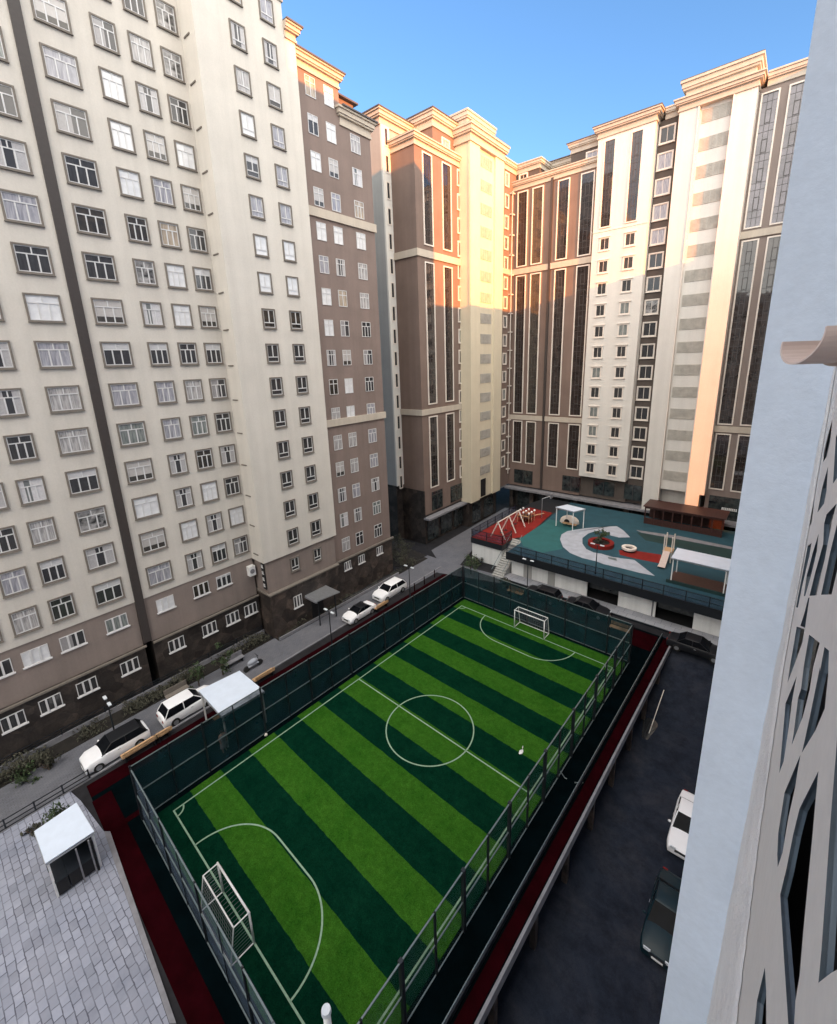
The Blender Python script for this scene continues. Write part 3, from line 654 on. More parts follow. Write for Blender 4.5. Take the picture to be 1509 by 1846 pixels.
# openings of the screen traced on its own plane x = XF (photo pixels -> points of that plane)
def onf(px, py, X=None):
    X = XF-0.02 if X is None else X
    d = RX*((px-CX)/F) + RD*((py-CY)/F) + RF
    t = X/d.x; return (d.y*t, H+d.z*t)
zb = lambda x, y: (1390+x/6.15, 940+y/6.15)
za = lambda x, y: (1390+x/6.15, 660+y/6.15)
zc = lambda x, y: (1370+x/5.274, 1200+y/5.274)
zd = lambda x, y: (1340+x/5.337, 1500+y/5.337)
polys = [
 [zc(325, 90), zc(222, 350), zc(190, 700), zc(160, 1010), zc(200, 900), zc(240, 640), zc(285, 300)],
 [zb(390, 1245), zb(330, 1600), zb(300, 1846), zc(335, 300), zc(290, 650), zc(275, 740), zc(375, 480), zc(440, 220), zb(430, 1600), zb(500, 1335)],
 [zb(550, 1380), zb(500, 1650), zc(535, 0), zc(440, 470), zc(365, 815), zc(490, 600), zc(575, 390), zc(602, 130), zb(585, 1700), zb(597, 1420)],
 [zc(352, 835), zc(205, 1195), zc(145, 1580), zd(297, 200), zd(300, 320), zd(345, 180), zc(240, 1420), zc(300, 1150), zc(335, 930)],
 [zc(512, 985), zc(340, 1340), zc(281, 1582), zd(380, 330), zd(320, 580), zd(325, 700), zd(350, 1200), zd(385, 1846), zd(435, 1846), zd(450, 1590), zd(490, 1350), zd(530, 900), zd(560, 600), zd(620, 0), zc(485, 1250)],
 [zd(175, 1280), zd(100, 1600), zd(75, 1846), zd(182, 1846), zd(185, 1500)],
 [zc(760, 500), zc(685, 640), zc(665, 880), zc(620, 1400), zd(740, 450), zd(690, 1100), zd(660, 1410), zd(780, 1310), zd(1000, 1180), zc(900, 900), zc(900, 500)],
 [zb(260, 1160), zb(220, 1400), zb(185, 1600), zb(160, 1780), zb(250, 1530), zb(320, 1330), zb(343, 1185)],
 [zb(385, 840), zb(345, 1000), zb(300, 1150), zb(347, 1175), zb(398, 835)],
 [za(690, 1520), za(585, 1640), zb(558, 20), zb(545, 250), zb(460, 560), zb(398, 818), zb(470, 812), zb(560, 420), zb(640, 0)],
 [za(775, 1500), zb(700, 0), zb(620, 330), zb(520, 805), zb(630, 800), zb(732, 350), zb(860, -60)],
 [zb(732, 560), zb(692, 780), zb(790, 772), zb(840, 300)],
 [zb(355, 300), zb(310, 345), zb(282, 480), zb(270, 690), zb(300, 600), zb(345, 420)],
 [zb(425, 235), zb(385, 265), zb(330, 560), zb(255, 945), zb(275, 950), zb(320, 720), zb(400, 380)],
 [zb(500, 130), zb(440, 330), zb(370, 600), zb(338, 820), zb(352, 822), zb(410, 620), zb(480, 320)],
 [za(655, 590), za(600, 790), za(562, 960), za(555, 1060), za(592, 1000), za(632, 820)],
 [za(740, 640), za(690, 790), za(672, 1050), za(655, 1300), za(740, 1175), za(830, 900)],
 [za(605, 1110), za(540, 1350), za(490, 1620), za(560, 1520), za(585, 1400)],
 [za(465, 1110), za(430, 1280), za(390, 1500), za(405, 1490), za(450, 1290), za(475, 1160)],
 [za(460, 1390), za(420, 1560), za(375, 1800), za(425, 1740), za(450, 1560)],
 [za(522, 980), za(500, 1080), za(480, 1200), za(500, 1190), za(525, 1060)],
]
def clean(p):
    q = [onf(*a) for a in p]; return q
hol = [clean(p) for p in polys]
cu = bpy.data.curves.new('screen_outline', 'CURVE'); cu.dimensions = '2D'; cu.fill_mode = 'BOTH'
def spl(pts):
    s = cu.splines.new('POLY'); s.points.add(len(pts)-1)
    for k, (a, b) in enumerate(pts): s.points[k].co = (a, b, 0, 1)
    s.use_cyclic_u = True
spl([(1.2, 15), (7.29, 15), (7.29, 33), (1.2, 33)])
for h in hol: spl(h)
cu.extrude = 0.010
co = bpy.data.objects.new('screen_curve', cu); C.objects.link(co)
bpy.context.view_layer.update()
me0 = bpy.data.meshes.new_from_object(co)
bpy.data.objects.remove(co)
vv = [(XF+0.01-v.co.z, v.co.x, v.co.y) for v in me0.vertices]      # extrusion z -> world x
fv = [tuple(p.vertices) for p in me0.polygons]
me = bpy.data.meshes.new('screen_panel'); me.from_pydata(vv, [], fv); me.materials.append(M['screen']); me.materials.append(M['reveal'])
for p in me.polygons: p.material_index = 0 if abs(p.normal.x) > 0.7 else 1
me.update(); sp_ = link('screen_panel', me, nb)
for h in hol:      # folded edge behind each opening
    rv = MB(); k = len(h)
    for i in range(k):
        a, b = h[i], h[(i+1) % k]
        rv.quad([(XF+0.0, a[0], a[1]), (XF+0.0, b[0], b[1]), (XF+0.040, b[0], b[1]), (XF+0.040, a[0], a[1])])
    part('folded_edge', rv, 'reveal', nb)
part('shade_backing', MB().box(XF+0.30, XF+0.36, 1.0, 7.3, 10, 33), 'black', nb)  # black sheet standing in for the shade behind the openings
rn = random.Random(11); mo = MB(); NYm, NZm = 90, 230
def ztop(y):
    ks = [(2.5, 19.3), (3.9, 20.4), (5.5, 21.2), (7.0, 22.7), (7.35, 24.5), (8.5, 27.2)]
    for (a, za_), (b, zb_) in zip(ks, ks[1:]):
        if y <= b: return za_+(zb_-za_)*(y-a)/(b-a)
    return ks[-1][1]
g_ = [[rn.random() for _ in range(NZm+1)] for _ in range(NYm+1)]
for i in range(NYm+1):
    y_ = 2.5+6.0*i/NYm; zt_ = ztop(y_)+0.05*math.sin(i*1.7)+0.04*rn.random()
    for j in range(NZm+1):
        e_ = min(1, (NYm-i)/3, (NZm-j)/4)
        lump = 0.5+0.5*math.sin(j*0.31+2*math.sin(i*0.35+j*0.05)); pit = -0.9 if g_[i][j] > 0.975 else 0
        mo.v.append((XF-0.006-(0.010+0.010*g_[i][j]+0.012*lump+0.02*pit)*e_, y_, 10+(zt_-10)*j/NZm))
for i in range(NYm):
    for j in range(NZm):
        a_ = i*(NZm+1)+j; mo.f.append((a_, a_+1, a_+NZm+2, a_+NZm+1)); mo.mi.append(0)
part('mortar_band', mo, 'rough', nb, True)
# gutter end sticking out over the wall
gut = thing('gutter', 'pinkish half-round gutter end sticking out over the pale wall at the right edge', 'gutter', (0.090, 2.0, 26.835), R(38))
def gadd(nm, mb):
    ob = bpy.data.objects.new(nm, mesh(nm, mb, 'gutter', True)); C.objects.link(ob); ob.parent = gut
def trough(x0, x1, r, t, segs=18, slope=0.0, a0=-0.15, a1=math.pi+0.15):
    """half-round trough along local x, opening upwards and a little towards the camera"""
    mb = MB(); pts = []
    for k in range(segs+1):
        a = a0+(a1-a0)*k/segs+0.25
        pts.append((math.cos(a), -math.sin(a)))
    for k in range(segs):
        (c0, s0), (c1, s1) = pts[k], pts[k+1]; ri = r-t
        f = lambda x, rr, c_, s_: (x-(slope*s_*rr), rr*c_, rr*s_)
        mb.quad([f(x0, r, c0, s0), f(x0, r, c1, s1), (x1, r*c1, r*s1), (x1, r*c0, r*s0)])
        mb.quad([f(x0, ri, c0, s0), (x1, ri*c0, ri*s0), (x1, ri*c1, ri*s1), f(x0, ri, c1, s1)])
        mb.quad([f(x0, r, c0, s0), f(x0, ri, c0, s0), f(x0, ri, c1, s1), f(x0, r, c1, s1)])
    return mb
gadd('trough', trough(-0.115, 0.5, 0.082, 0.006, slope=-0.25))
gadd('rim', trough(-0.005, 0.012, 0.092, 0.012))
gadd('collar', trough(0.012, 0.5, 0.089, 0.004))
mbb = MB()
mbb.quad([(0.0, 0.082*math.cos(a), -0.082*math.sin(a)) for a in [math.pi*k/16+0.2 for k in range(17)]])
gadd('end_cap', mbb)

south = thing('apartment_building', 'cream block added unseen behind the camera to darken the glass reflections', 'building', (-20, -60, 0))  # unseen block, added so the far glazing reflects a wall
part('wall', MB().box(-60, 20, -75, -55, -3, 46), 'cream2', south)
wm = MB()
for k in range(14):
    for x in range(-56, 18, 4): wm.box(x-0.8, x+0.8, -55.02, -54.95, 2+3*k, 3.7+3*k)
part('window_row', wm, 'glaze', south)
wing = thing('apartment_building', 'lower pale wing, unseen behind the near wall, added to shade the towers', 'building', (7, 53, -3))  # unseen building, added for the shadow line on the far towers
part('wall', MB().slab([(0, 35.5), (14, 35.5), (14, 63.35), (0, 67.35)], -3, 40.2), 'cream2', wing)  # oblique end shaped so sun passes to the white tower's right pilaster
part('wall', MB().slab([(0, 68.05), (14, 64.05), (14, 71.6), (0, 71.6)], -3, 57), 'cream2', wing)  # unseen tall part beside that gap, added to shade the brown wall
wm = MB()
for k in range(12):
    for y in range(41, 66, 4): wm.box(-0.05, 0.02, y-0.8, y+0.8, 3+3*k, 4.7+3*k)
part('window_row', wm, 'glaze', wing)

# ================================================================ ground
ZR = -2.8
struct('terrain', MB().box(-900, 900, -900, 900, -3.6, -3.2), 'asphalt')
struct('yard_ground', MB().box(-60, -10, -40, 100, -3.1, -0.02).box(-10, 30, 44, 100, -3.1, -0.02).box(-10, -6.75, -40, 44, -0.45, -0.02), 'lane')
# lower road with ramp up to the yard at its far end
rd = MB().box(-10, 2, -40, 36, -3.15, ZR); rd.v += [(-6.6, 36, ZR), (2, 36, ZR), (2, 44, -0.024), (-6.6, 44, -0.024)]; n = len(rd.v)
rd.f.append((n-4, n-3, n-2, n-1)); rd.mi.append(0)
struct('road', rd, 'roadtar')
# retaining edge of the pitch deck: columns with dark openings
ret = thing('retaining_wall', 'rough concrete edge with columns carrying the red strip above the dark lower road', 'wall', (-6.8, 10, ZR))
kw = MB()
for k in range(14):
    a = pw(-6.95, -8+3.9*k); kw.box(a.x-0.15, a.x+0.15, a.y-0.15, a.y+0.15, ZR, -0.45)
part('columns', kw, 'stone2', ret)
def strip(u0, u1, v0, v1, z0, z1, mb=None):
    mb = mb or MB(); return mb.slab([pw(u0, v0), pw(u1, v0), pw(u1, v1), pw(u0, v1)], z0, z1)
part('coping', strip(-6.92, -6.78, -20, 43.2, -0.5, 0.14), 'kerb', ret)
part('inner_kerb', strip(-7.82, -7.74, -20, 43.2, -0.1, 0.35), 'post', ret)
part('kerb_rail', strip(-7.80, -7.76, -20, 43.2, 0.55, 0.60), 'railp', ret)
# surfaces of the sports deck
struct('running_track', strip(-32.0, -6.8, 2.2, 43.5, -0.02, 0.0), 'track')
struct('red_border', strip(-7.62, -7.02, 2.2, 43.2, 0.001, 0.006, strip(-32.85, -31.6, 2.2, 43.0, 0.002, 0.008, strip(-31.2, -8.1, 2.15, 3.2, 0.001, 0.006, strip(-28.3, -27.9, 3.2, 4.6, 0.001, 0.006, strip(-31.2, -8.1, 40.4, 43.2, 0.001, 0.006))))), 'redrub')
pit = struct('turf_pitch', MB(), 'turf')
pme = MB(); NX, NY = 2, 2
for i in range(NX):
    for j in range(NY):
        u0 = -27.05+(17.75)*i/NX; u1 = -27.05+(17.75)*(i+1)/NX; v0 = 4.35+33.0*j/NY; v1 = 4.35+33.0*(j+1)/NY
        pme.quad([(u0, v0, 0.012), (u1, v0, 0.012), (u1, v1, 0.012), (u0, v1, 0.012)])
pit.data = mesh('turf_pitch', pme, 'turf'); pit.rotation_euler = (0, 0, PA)
# white markings
ln = MB(); zl = 0.017; LW = 0.045
def seg(a, b, w=LW):
    a, b = pw(*a), pw(*b); d = (b-a).normalized(); nn = Vector((-d.y, d.x, 0))*w
    ln.quad([a-nn+Vector((0, 0, zl)), b-nn+Vector((0, 0, zl)), b+nn+Vector((0, 0, zl)), a+nn+Vector((0, 0, zl))])
def arcl(c, r, t0, t1, n=40, w=LW):
    for k in range(n):
        a0 = t0+(t1-t0)*k/n; a1 = t0+(t1-t0)*(k+1)/n
        p = [pw(c[0]+q*math.cos(t), c[1]+q*math.sin(t)) for q, t in ((r-w, a0), (r+w, a0), (r+w, a1), (r-w, a1))]
        ln.quad([(x.x, x.y, zl) for x in p])
UL, UR, VN, VF = -26.45, -10.0, 5.38, 35.95
seg((UL-LW, VN), (UR+LW, VN)); seg((UL-LW, VF), (UR+LW, VF)); seg((UL, VN+LW), (UL, VF-LW)); seg((UR, VN+LW), (UR, VF-LW)); seg((UL+LW, 20.66), (UR-LW, 20.66))
arcl((-18.25, 20.6), 3.3, 0, 2*math.pi, 72)
for v0, sg_ in ((VN, 1), (VF, -1)):
    r = 3.4 if sg_ > 0 else 3.2
    cl_, cr_ = (-23.3+r, -13.4-r)
    a = math.pi/2*sg_
    arcl((cl_, v0), r, math.pi*sg_, a, 24); arcl((cr_, v0), r, 0, a, 24); seg((cl_, v0+sg_*r), (cr_, v0+sg_*r))
arcl((UL, VN), 0.55, 0, math.pi/2, 8); arcl((UL, VF), 0.55, 0, -math.pi/2, 8); arcl((UR, VF), 0.55, math.pi, math.pi*1.5, 8); arcl((UR, VN), 0.55, math.pi/2, math.pi, 8)
struct('pitch_markings', ln, 'line')

# paths, pavement, lane
struct('path', MB().box(-37.2, -33.2, -30, 27.5, -0.01, 0.010).slab([(-37.2, 27.5), (-33.2, 27.5), (-32.6, 44.8), (-37.0, 44.8)], -0.01, 0.010), 'path')
struct('paved_square', MB().slab([(-33.15, -30), (-8.0, -30), (-8.0, 1.4), gp(305, 1846), gp(188, 1500), (-31.8, 2.55), (-33.15, 2.3)], -0.01, 0.03), 'pavers')
struct('edging', MB().slab([gp(188, 1500), gp(306, 1846), gp(318, 1846), gp(199, 1500)], -0.01, 0.06).box(-33.3, -33.15, -30, 43, -0.01, 0.09), 'kerb')
struct('planting_bed', MB().box(-38.8, -37.2, -14, 19.9, -0.01, 0.05).box(-37.0, -36.3, 20.2, 44, -0.01, 0.05).slab([(-44, 39), (-38, 39.5), (-37, 44.6), (-44, 45.5)], -0.01, 0.05), 'soil')
struct('plinth_kerb', MB().box(-38.86, -38.72, -14, 20.0, 0, 0.5).box(-36.42, -36.3, 20.2, 38, 0, 0.35), 'kerb')
struct('far_path', MB().slab([(-37.6, 46.5), (-35.2, 44.7), (-31.5, 45.0), (-32.8, 50), (-35.5, 69.5), (-38.3, 69.5)], -0.01, 0.02).slab([(-33, 41.3), (-24.5, 43.8), (-24.5, 45.6), (-31.5, 45.0), (-35.2, 44.7)], -0.01, 0.024), 'path')
struct('pavement', MB().box(-25, 1, 44.95, 46.75, -0.01, 0.12), 'palepave')
struct('pavement_kerb', MB().box(-25, 1, 44.8, 44.94, -0.01, 0.16), 'post')

# ================================================================ garage block with playground on its roof
ZD = 3.3
gar = thing('garage_building', 'low white-walled garage with dark openings carrying the playground on its roof', 'garage', (-13, 55, 0))
split_parts('wall', [(-24.7, -15.1, 46.8, 47.05, 0, 2.5), (-11.7, -8.0, 46.8, 47.05, 0, 2.5), (-4.6, 0.5, 46.8, 47.05, 0, 2.5), (-31.2, -26.6, 47.6, 47.85, 0, 2.5), (-26.85, -26.6, 47.85, 52, 0, 2.5), (-24.7, -24.45, 47.05, 52, 0, 2.5)], 'garagewhite', gar)
part('interior', MB().box(-24.4, 0.5, 50.5, 51, 0, 2.5).box(-24.4, 0.5, 47.05, 50.5, -0.01, 0.01), 'black', gar)
part('pillar', MB().box(-8.35, -8.22, 46.72, 46.8, 0, 2.5), 'kerb', gar)
dk_poly = [(-31.3, 47.3), (-31.3, 47.3)]
part('roof_slab', MB().slab([(-24.9, 45.75), (0.6, 45.75), (0.6, 69.6), (-38.3+8, 69.6), (-31.3, 66), (-31.3, 47.4), (-26.4, 47.4), (-26.4, 50.2), (-24.9, 50.2)], 2.5, ZD-0.02), 'post', gar)
part('parapet', MB().box(-24.9, 0.6, 45.6, 45.75, 2.5, ZD+0.14), 'post', gar)
part('door', MB().box(-23.0, -21.9, 46.74, 46.82, 0, 2.1), 'palegray', gar); part('door', MB().box(-19.8, -18.9, 46.74, 46.82, 0, 2.1), 'palegray', gar)
part('lintel', MB().box(-19.8, -18.9, 46.70, 46.8, 2.12, 2.3), 'post', gar)
split_parts('inner_bay', [(-15.1, -11.7, 47.6, 47.7, 0.9, 2.4), (-8.0, -4.6, 47.6, 47.7, 0.9, 2.4)], 'shopglass', gar)
# rubber surfaces
def P3(pts): return [gp(x, y, ZD) for x, y in pts]
zh = lambda x, y: (840+x/5.804, 900+y/5.804)
zi = lambda x, y: (1060+x/5.389, 900+y/5.389)
def flat(pts, dz): return MB().slab([(p.x, p.y) for p in P3(pts)], ZD-0.02, ZD+dz)
struct('play_surface', MB().slab([(-24.9, 45.75), (0.55, 45.75), (0.55, 69.4), (-26, 69.4), (-26, 62), (-24.9, 50.2)], ZD-0.02, ZD+0.004), 'tealblue')
struct('teal_surface', flat([zh(560, 415), zh(870, 210), zh(1100, 255), zh(1160, 300), zh(1000, 370), zh(985, 440), zh(1010, 520), zh(800, 560), zh(600, 490)], 0.009), 'teal')
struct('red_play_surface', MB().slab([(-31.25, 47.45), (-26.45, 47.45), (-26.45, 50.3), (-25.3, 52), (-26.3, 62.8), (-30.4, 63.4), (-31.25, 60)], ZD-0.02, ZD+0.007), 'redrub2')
ctr = Vector((-14.7, 56.0)); 
def arcpoly(cx, cy, r0, r1, t0, t1, n=30):
    o = [(cx+r0*math.cos(t0+(t1-t0)*k/n), cy+r0*math.sin(t0+(t1-t0)*k/n)) for k in range(n+1)]
    i = [(cx+r1*math.cos(t0+(t1-t0)*k/n), cy+r1*math.sin(t0+(t1-t0)*k/n)) for k in range(n, -1, -1)]
    return o+i
white_band = [zh(985, 420), zh(1000, 370), zh(1060, 335), zh(1150, 318), zh(1250, 303), zh(1509, 285), zi(150, 268), zi(280, 262), zi(340, 300), zi(410, 370), zi(300, 372), zi(215, 350), (1100, 960), (1075, 957), (1060, 962), (1050, 970), (1050, 980), (1057, 990), (1070, 996), zi(130, 530), zi(230, 560), zi(330, 575), zi(450, 590), zi(540, 660), zi(650, 745), zi(500, 715), zi(330, 672), zi(150, 630), (1075, 1012), (1050, 1006), (1028, 997), (1015, 986)]
pts = P3(white_band); me = MB()
me.slab([(p.x, p.y) for p in pts], ZD-0.02, ZD+0.013)
struct('white_play_band', me, 'whiterub')
def ngon_fix(o):
    bm = bmesh.new(); bm.from_mesh(o.data); bmesh.ops.triangulate(bm, faces=[f for f in bm.faces if len(f.verts) > 4]); bm.to_mesh(o.data); bm.free()
ngon_fix(C.objects['white_play_band'])
struct('red_play_stripe', flat([zi(300, 495), zi(450, 500), zi(712, 540), zi(706, 625), zi(450, 575), zi(310, 540)], 0.017), 'redrub2')
struct('dark_play_stripe', flat([zi(470, 320), zi(900, 395), zi(1400, 490), zi(1395, 585), zi(900, 470), zi(560, 400)], 0.011), 'darkteal')
struct('gray_play_stripe', flat([zi(470, 300), zi(900, 360), zi(1405, 465), zi(1400, 488), zi(900, 393), zi(520, 325)], 0.011), 'kerb')
struct('white_play_mark', flat([zi(190, 560), zi(275, 575), zi(285, 600), zi(200, 580)], 0.017), 'railp')

# ================================================================ fences round the pitch
def fence(label, p0, p1, h, net, n, rails=(1.0,), thick=0.05, minor=True, toprail='railp'):
    p0, p1 = Vector(p0), Vector(p1); d = p1-p0; L = d.length; e = d/L; nn = Vector((-e.y, e.x, 0))
    o = thing('fence', label, 'fence', p0, 0, 'fences round the pitch')
    def bar(mb, a, b, z0, z1, w): 
        a = p0+e*a; b = p0+e*b
        mb.slab([(a-nn*w)[:2], (b-nn*w)[:2], (b+nn*w)[:2], (a+nn*w)[:2]], z0, z1)
    for k in range(n+1):
        mb = MB(); c = L*k/n; big = (k % 2 == 0) or not minor
        w = thick if big else thick*0.55
        bar(mb, c-w, c+w, 0, h+(0.06 if big else 0.0), w); part('post', mb, 'post', o)
    mb = MB(); bar(mb, 0, L, h-0.05, h, 0.03); part('top_rail', mb, toprail, o)
    for r_ in rails: mb = MB(); bar(mb, 0, L, h*0.5*r_-0.03, h*0.5*r_+0.03, 0.028); part('middle_rail', mb, 'railp', o)
    mb = MB(); bar(mb, 0, L, 0.03, 0.08, 0.025); part('bottom_rail', mb, 'railp', o)
    mb = MB(); a, b = p0+nn*0.06, p1+nn*0.06
    K = max(1, int(L/1.2))
    for k in range(K):
        q0, q1 = a.lerp(b, k/K), a.lerp(b, (k+1)/K)
        mb.quad([(q0.x, q0.y, 0.05), (q1.x, q1.y, 0.05), (q1.x, q1.y, h-0.03), (q0.x, q0.y, h-0.03)])
    part('netting', mb, net, o)
    return o
fence('dark teal netting fence along the left long side of the pitch', pw(-27.45, 3.9), pw(-27.45, 37.55), 4.0, 'netteal', 16)
fence('teal netting fence behind the far goal', pw(-27.3, 37.6), pw(-9.1, 37.6), 3.9, 'netteal', 9)
fence('see-through fence with black posts along the right long side of the pitch', pw(-9.1, 3.9), pw(-9.1, 37.5), 3.9, 'netgreen', 16, thick=0.085)
fence('blue-gray netting fence behind the near goal', pw(-27.3, 3.9), pw(-9.2, 3.9), 3.9, 'netblue', 8, thick=0.04)

# goals
def goal(label, cu_, v, s):
    """s=+1: net side towards +v"""
    c = pw(cu_, v); o = thing('football_goal', label, 'goal', (c.x, c.y, 0), 0, 'goals on the pitch')
    w, h, dt, db = 1.62, 2.0, 0.75, 1.15; r = 0.05
    P_ = lambda u, d_, z: tuple(pw(cu_+u, v+s*d_, z+0.02))
    part('post', MB().tube(P_(-w, 0, 0), P_(-w, 0, h), r, seg=10), 'whitepaint', o, True); part('post', MB().tube(P_(w, 0, 0), P_(w, 0, h), r, seg=10), 'whitepaint', o, True)
    part('crossbar', MB().tube(P_(-w-.05, 0, h), P_(w+.05, 0, h), r, seg=10), 'whitepaint', o, True)
    fr = MB()
    for x in (-w, w): fr.tube(P_(x, 0, h), P_(x, dt, h), .03); fr.tube(P_(x, dt, h), P_(x, db, 0.03), .03); fr.tube(P_(x, db, 0.03), P_(x, 0, 0.03), .03)
    fr.tube(P_(-w, dt, h), P_(w, dt, h), .035); fr.tube(P_(-w, db, .03), P_(w, db, .03), .03)
    part('net_frame', fr, 'whitepaint', o)
    nt_ = MB(); t = 0.006
    for k in range(17):
        u = -w+2*w*k/16; nt_.tube(P_(u, dt, h), P_(u, db, .03), t, seg=3, caps=False); nt_.tube(P_(u, 0, h), P_(u, dt, h), t, seg=3, caps=False)
    for k in range(1, 10):
        z = h*k/10; dd = db+(dt-db)*k/10; nt_.tube(P_(-w, dd, z), P_(w, dd, z), t, seg=3, caps=False)
        for x in (-w, w): nt_.tube(P_(x, 0.0, z), P_(x, dd, z), t, seg=3, caps=False)
    part('net', nt_, 'kerb', o)
goal('white goal at the far end of the pitch, near the garage', -18.15, VF, 1)
goal('white goal at the near end of the pitch beside the blue-gray fence', -18.1, VN, -1)

# ================================================================ shelters
def shelter(name, label, corners, z, legh, zs, mats=('roofwhite', 'whitepaint'), dark=True, zg=0.0, tilt=0.0):
    c = sum((Vector((p[0], p[1])) for p in corners), Vector((0, 0)))/4
    o = thing(name, label, 'shelter', (c.x, c.y, zg), 0, None)
    mb = MB(); k = 4
    zt = [z, z, z+tilt, z+tilt]
    cs = [(*corners[i], zt[i]) for i in range(4)]
    mb.quad([(x, y, q+0.06) for x, y, q in cs]); mb.quad([(x, y, q-0.0) for x, y, q in cs[::-1]])
    for i in range(4):
        a, b = cs[i], cs[(i+1) % 4]; mb.quad([a, b, (b[0], b[1], b[2]+0.06), (a[0], a[1], a[2]+0.06)])
    bm_ = part('roof', mb, mats[0], o)
    ru = MB()
    for i in (0, 1, 2, 3):
        a, b = Vector(cs[i]), Vector(cs[(i+1) % 4]); ru.tube(a-Vector((0, 0, .08)), b-Vector((0, 0, .08)), 0.045, seg=4)
    part('roof_frame', ru, 'alu', o)
    for i in range(4):
        p = Vector(cs[i][:2]).lerp(c, 0.08); part('leg', MB().box(p.x-.05, p.x+.05, p.y-.05, p.y+.05, zg, cs[i][2]-0.04), mats[1], o)
    return o, c
q = [gp(82, 1558, 2.5), gp(170, 1500, 2.5), gp(138, 1448, 2.5), gp(62, 1500, 2.5)]
s1, c1 = shelter('bin_shelter', 'small white-roofed shelter on the block paving at the lower left', [(p.x, p.y) for p in q], 2.5, 2.5, 0)
part('side_screen', MB().box(-25.95, -25.88, 1.35, 1.42, 0.03, 2.4), 'kerb', s1)
part('side_brace', MB().box(-25.95, -25.88, 1.9, 1.97, 0.03, 2.4), 'kerb', s1)
part('back_panel', MB().box(-28.2, -28.1, 0.2, 2.0, 0.03, 2.2).box(-28.1, -26.0, 2.0, 2.1, 0.03, 2.2), 'black', s1)
for k_ in range(3):
    y_ = 0.32+0.55*k_
    b_ = thing('waste_bin', ('black waste bin nearest the camera under the small white shelter', 'middle black waste bin under the small white shelter', 'black waste bin nearest the fence under the small white shelter')[k_], 'bin', (-27.0, y_+.25, 0.03), 0, 'waste bins in the small shelter')
    part('tub', MB().box(-27.9, -26.1, y_, y_+0.5, 0.15, 1.05), 'black', b_); part('lid', MB().box(-27.95, -26.05, y_-.02, y_+.52, 1.05, 1.12), 'post', b_)
q = [gp(400, 1293, 2.8), gp(477, 1247, 2.8), gp(432, 1210, 2.8), gp(358, 1246, 2.8)]
s2, c2 = shelter('bench_shelter', 'larger white-roofed shelter over the track beside the left fence', [(p.x, p.y) for p in q], 2.8, 2.8, 0)
part('gutter', MB().box(-28.35, -28.2, 10.5, 13.8, 2.62, 2.74), 'alu', s2)
part('seat', MB().box(-31.4, -30.9, 11, 13.4, 0.42, 0.48), 'wood', s2)
q = [(-7.45, 48.95), (-2.45, 48.95), (-2.45, 52.0), (-7.45, 52.0)]
s3, c3 = shelter('sandpit_shade', 'long white flat shade roof over the brown sandpit on the playground', q, 6.15, 3, 0, zg=ZD)
part('sandpit', MB().box(-7.5, -2.4, 49.2, 52.1, ZD, ZD+0.12), 'redwood', s3)
part('low_edge', MB().box(-7.7, -2.3, 49.0, 49.15, ZD, ZD+0.35), 'darkteal', s3)
q = [(-23.8, 57.9), (-21.0, 57.4), (-20.1, 59.4), (-22.9, 59.9)]
s4, c4 = shelter('playground_shade', 'small white shade roof at the back of the playground', q, 6.1, 3, 0, zg=ZD)
part('bench', MB().box(-23, -21, 58.5, 59, ZD+.4, ZD+.48), 'wood', s4)

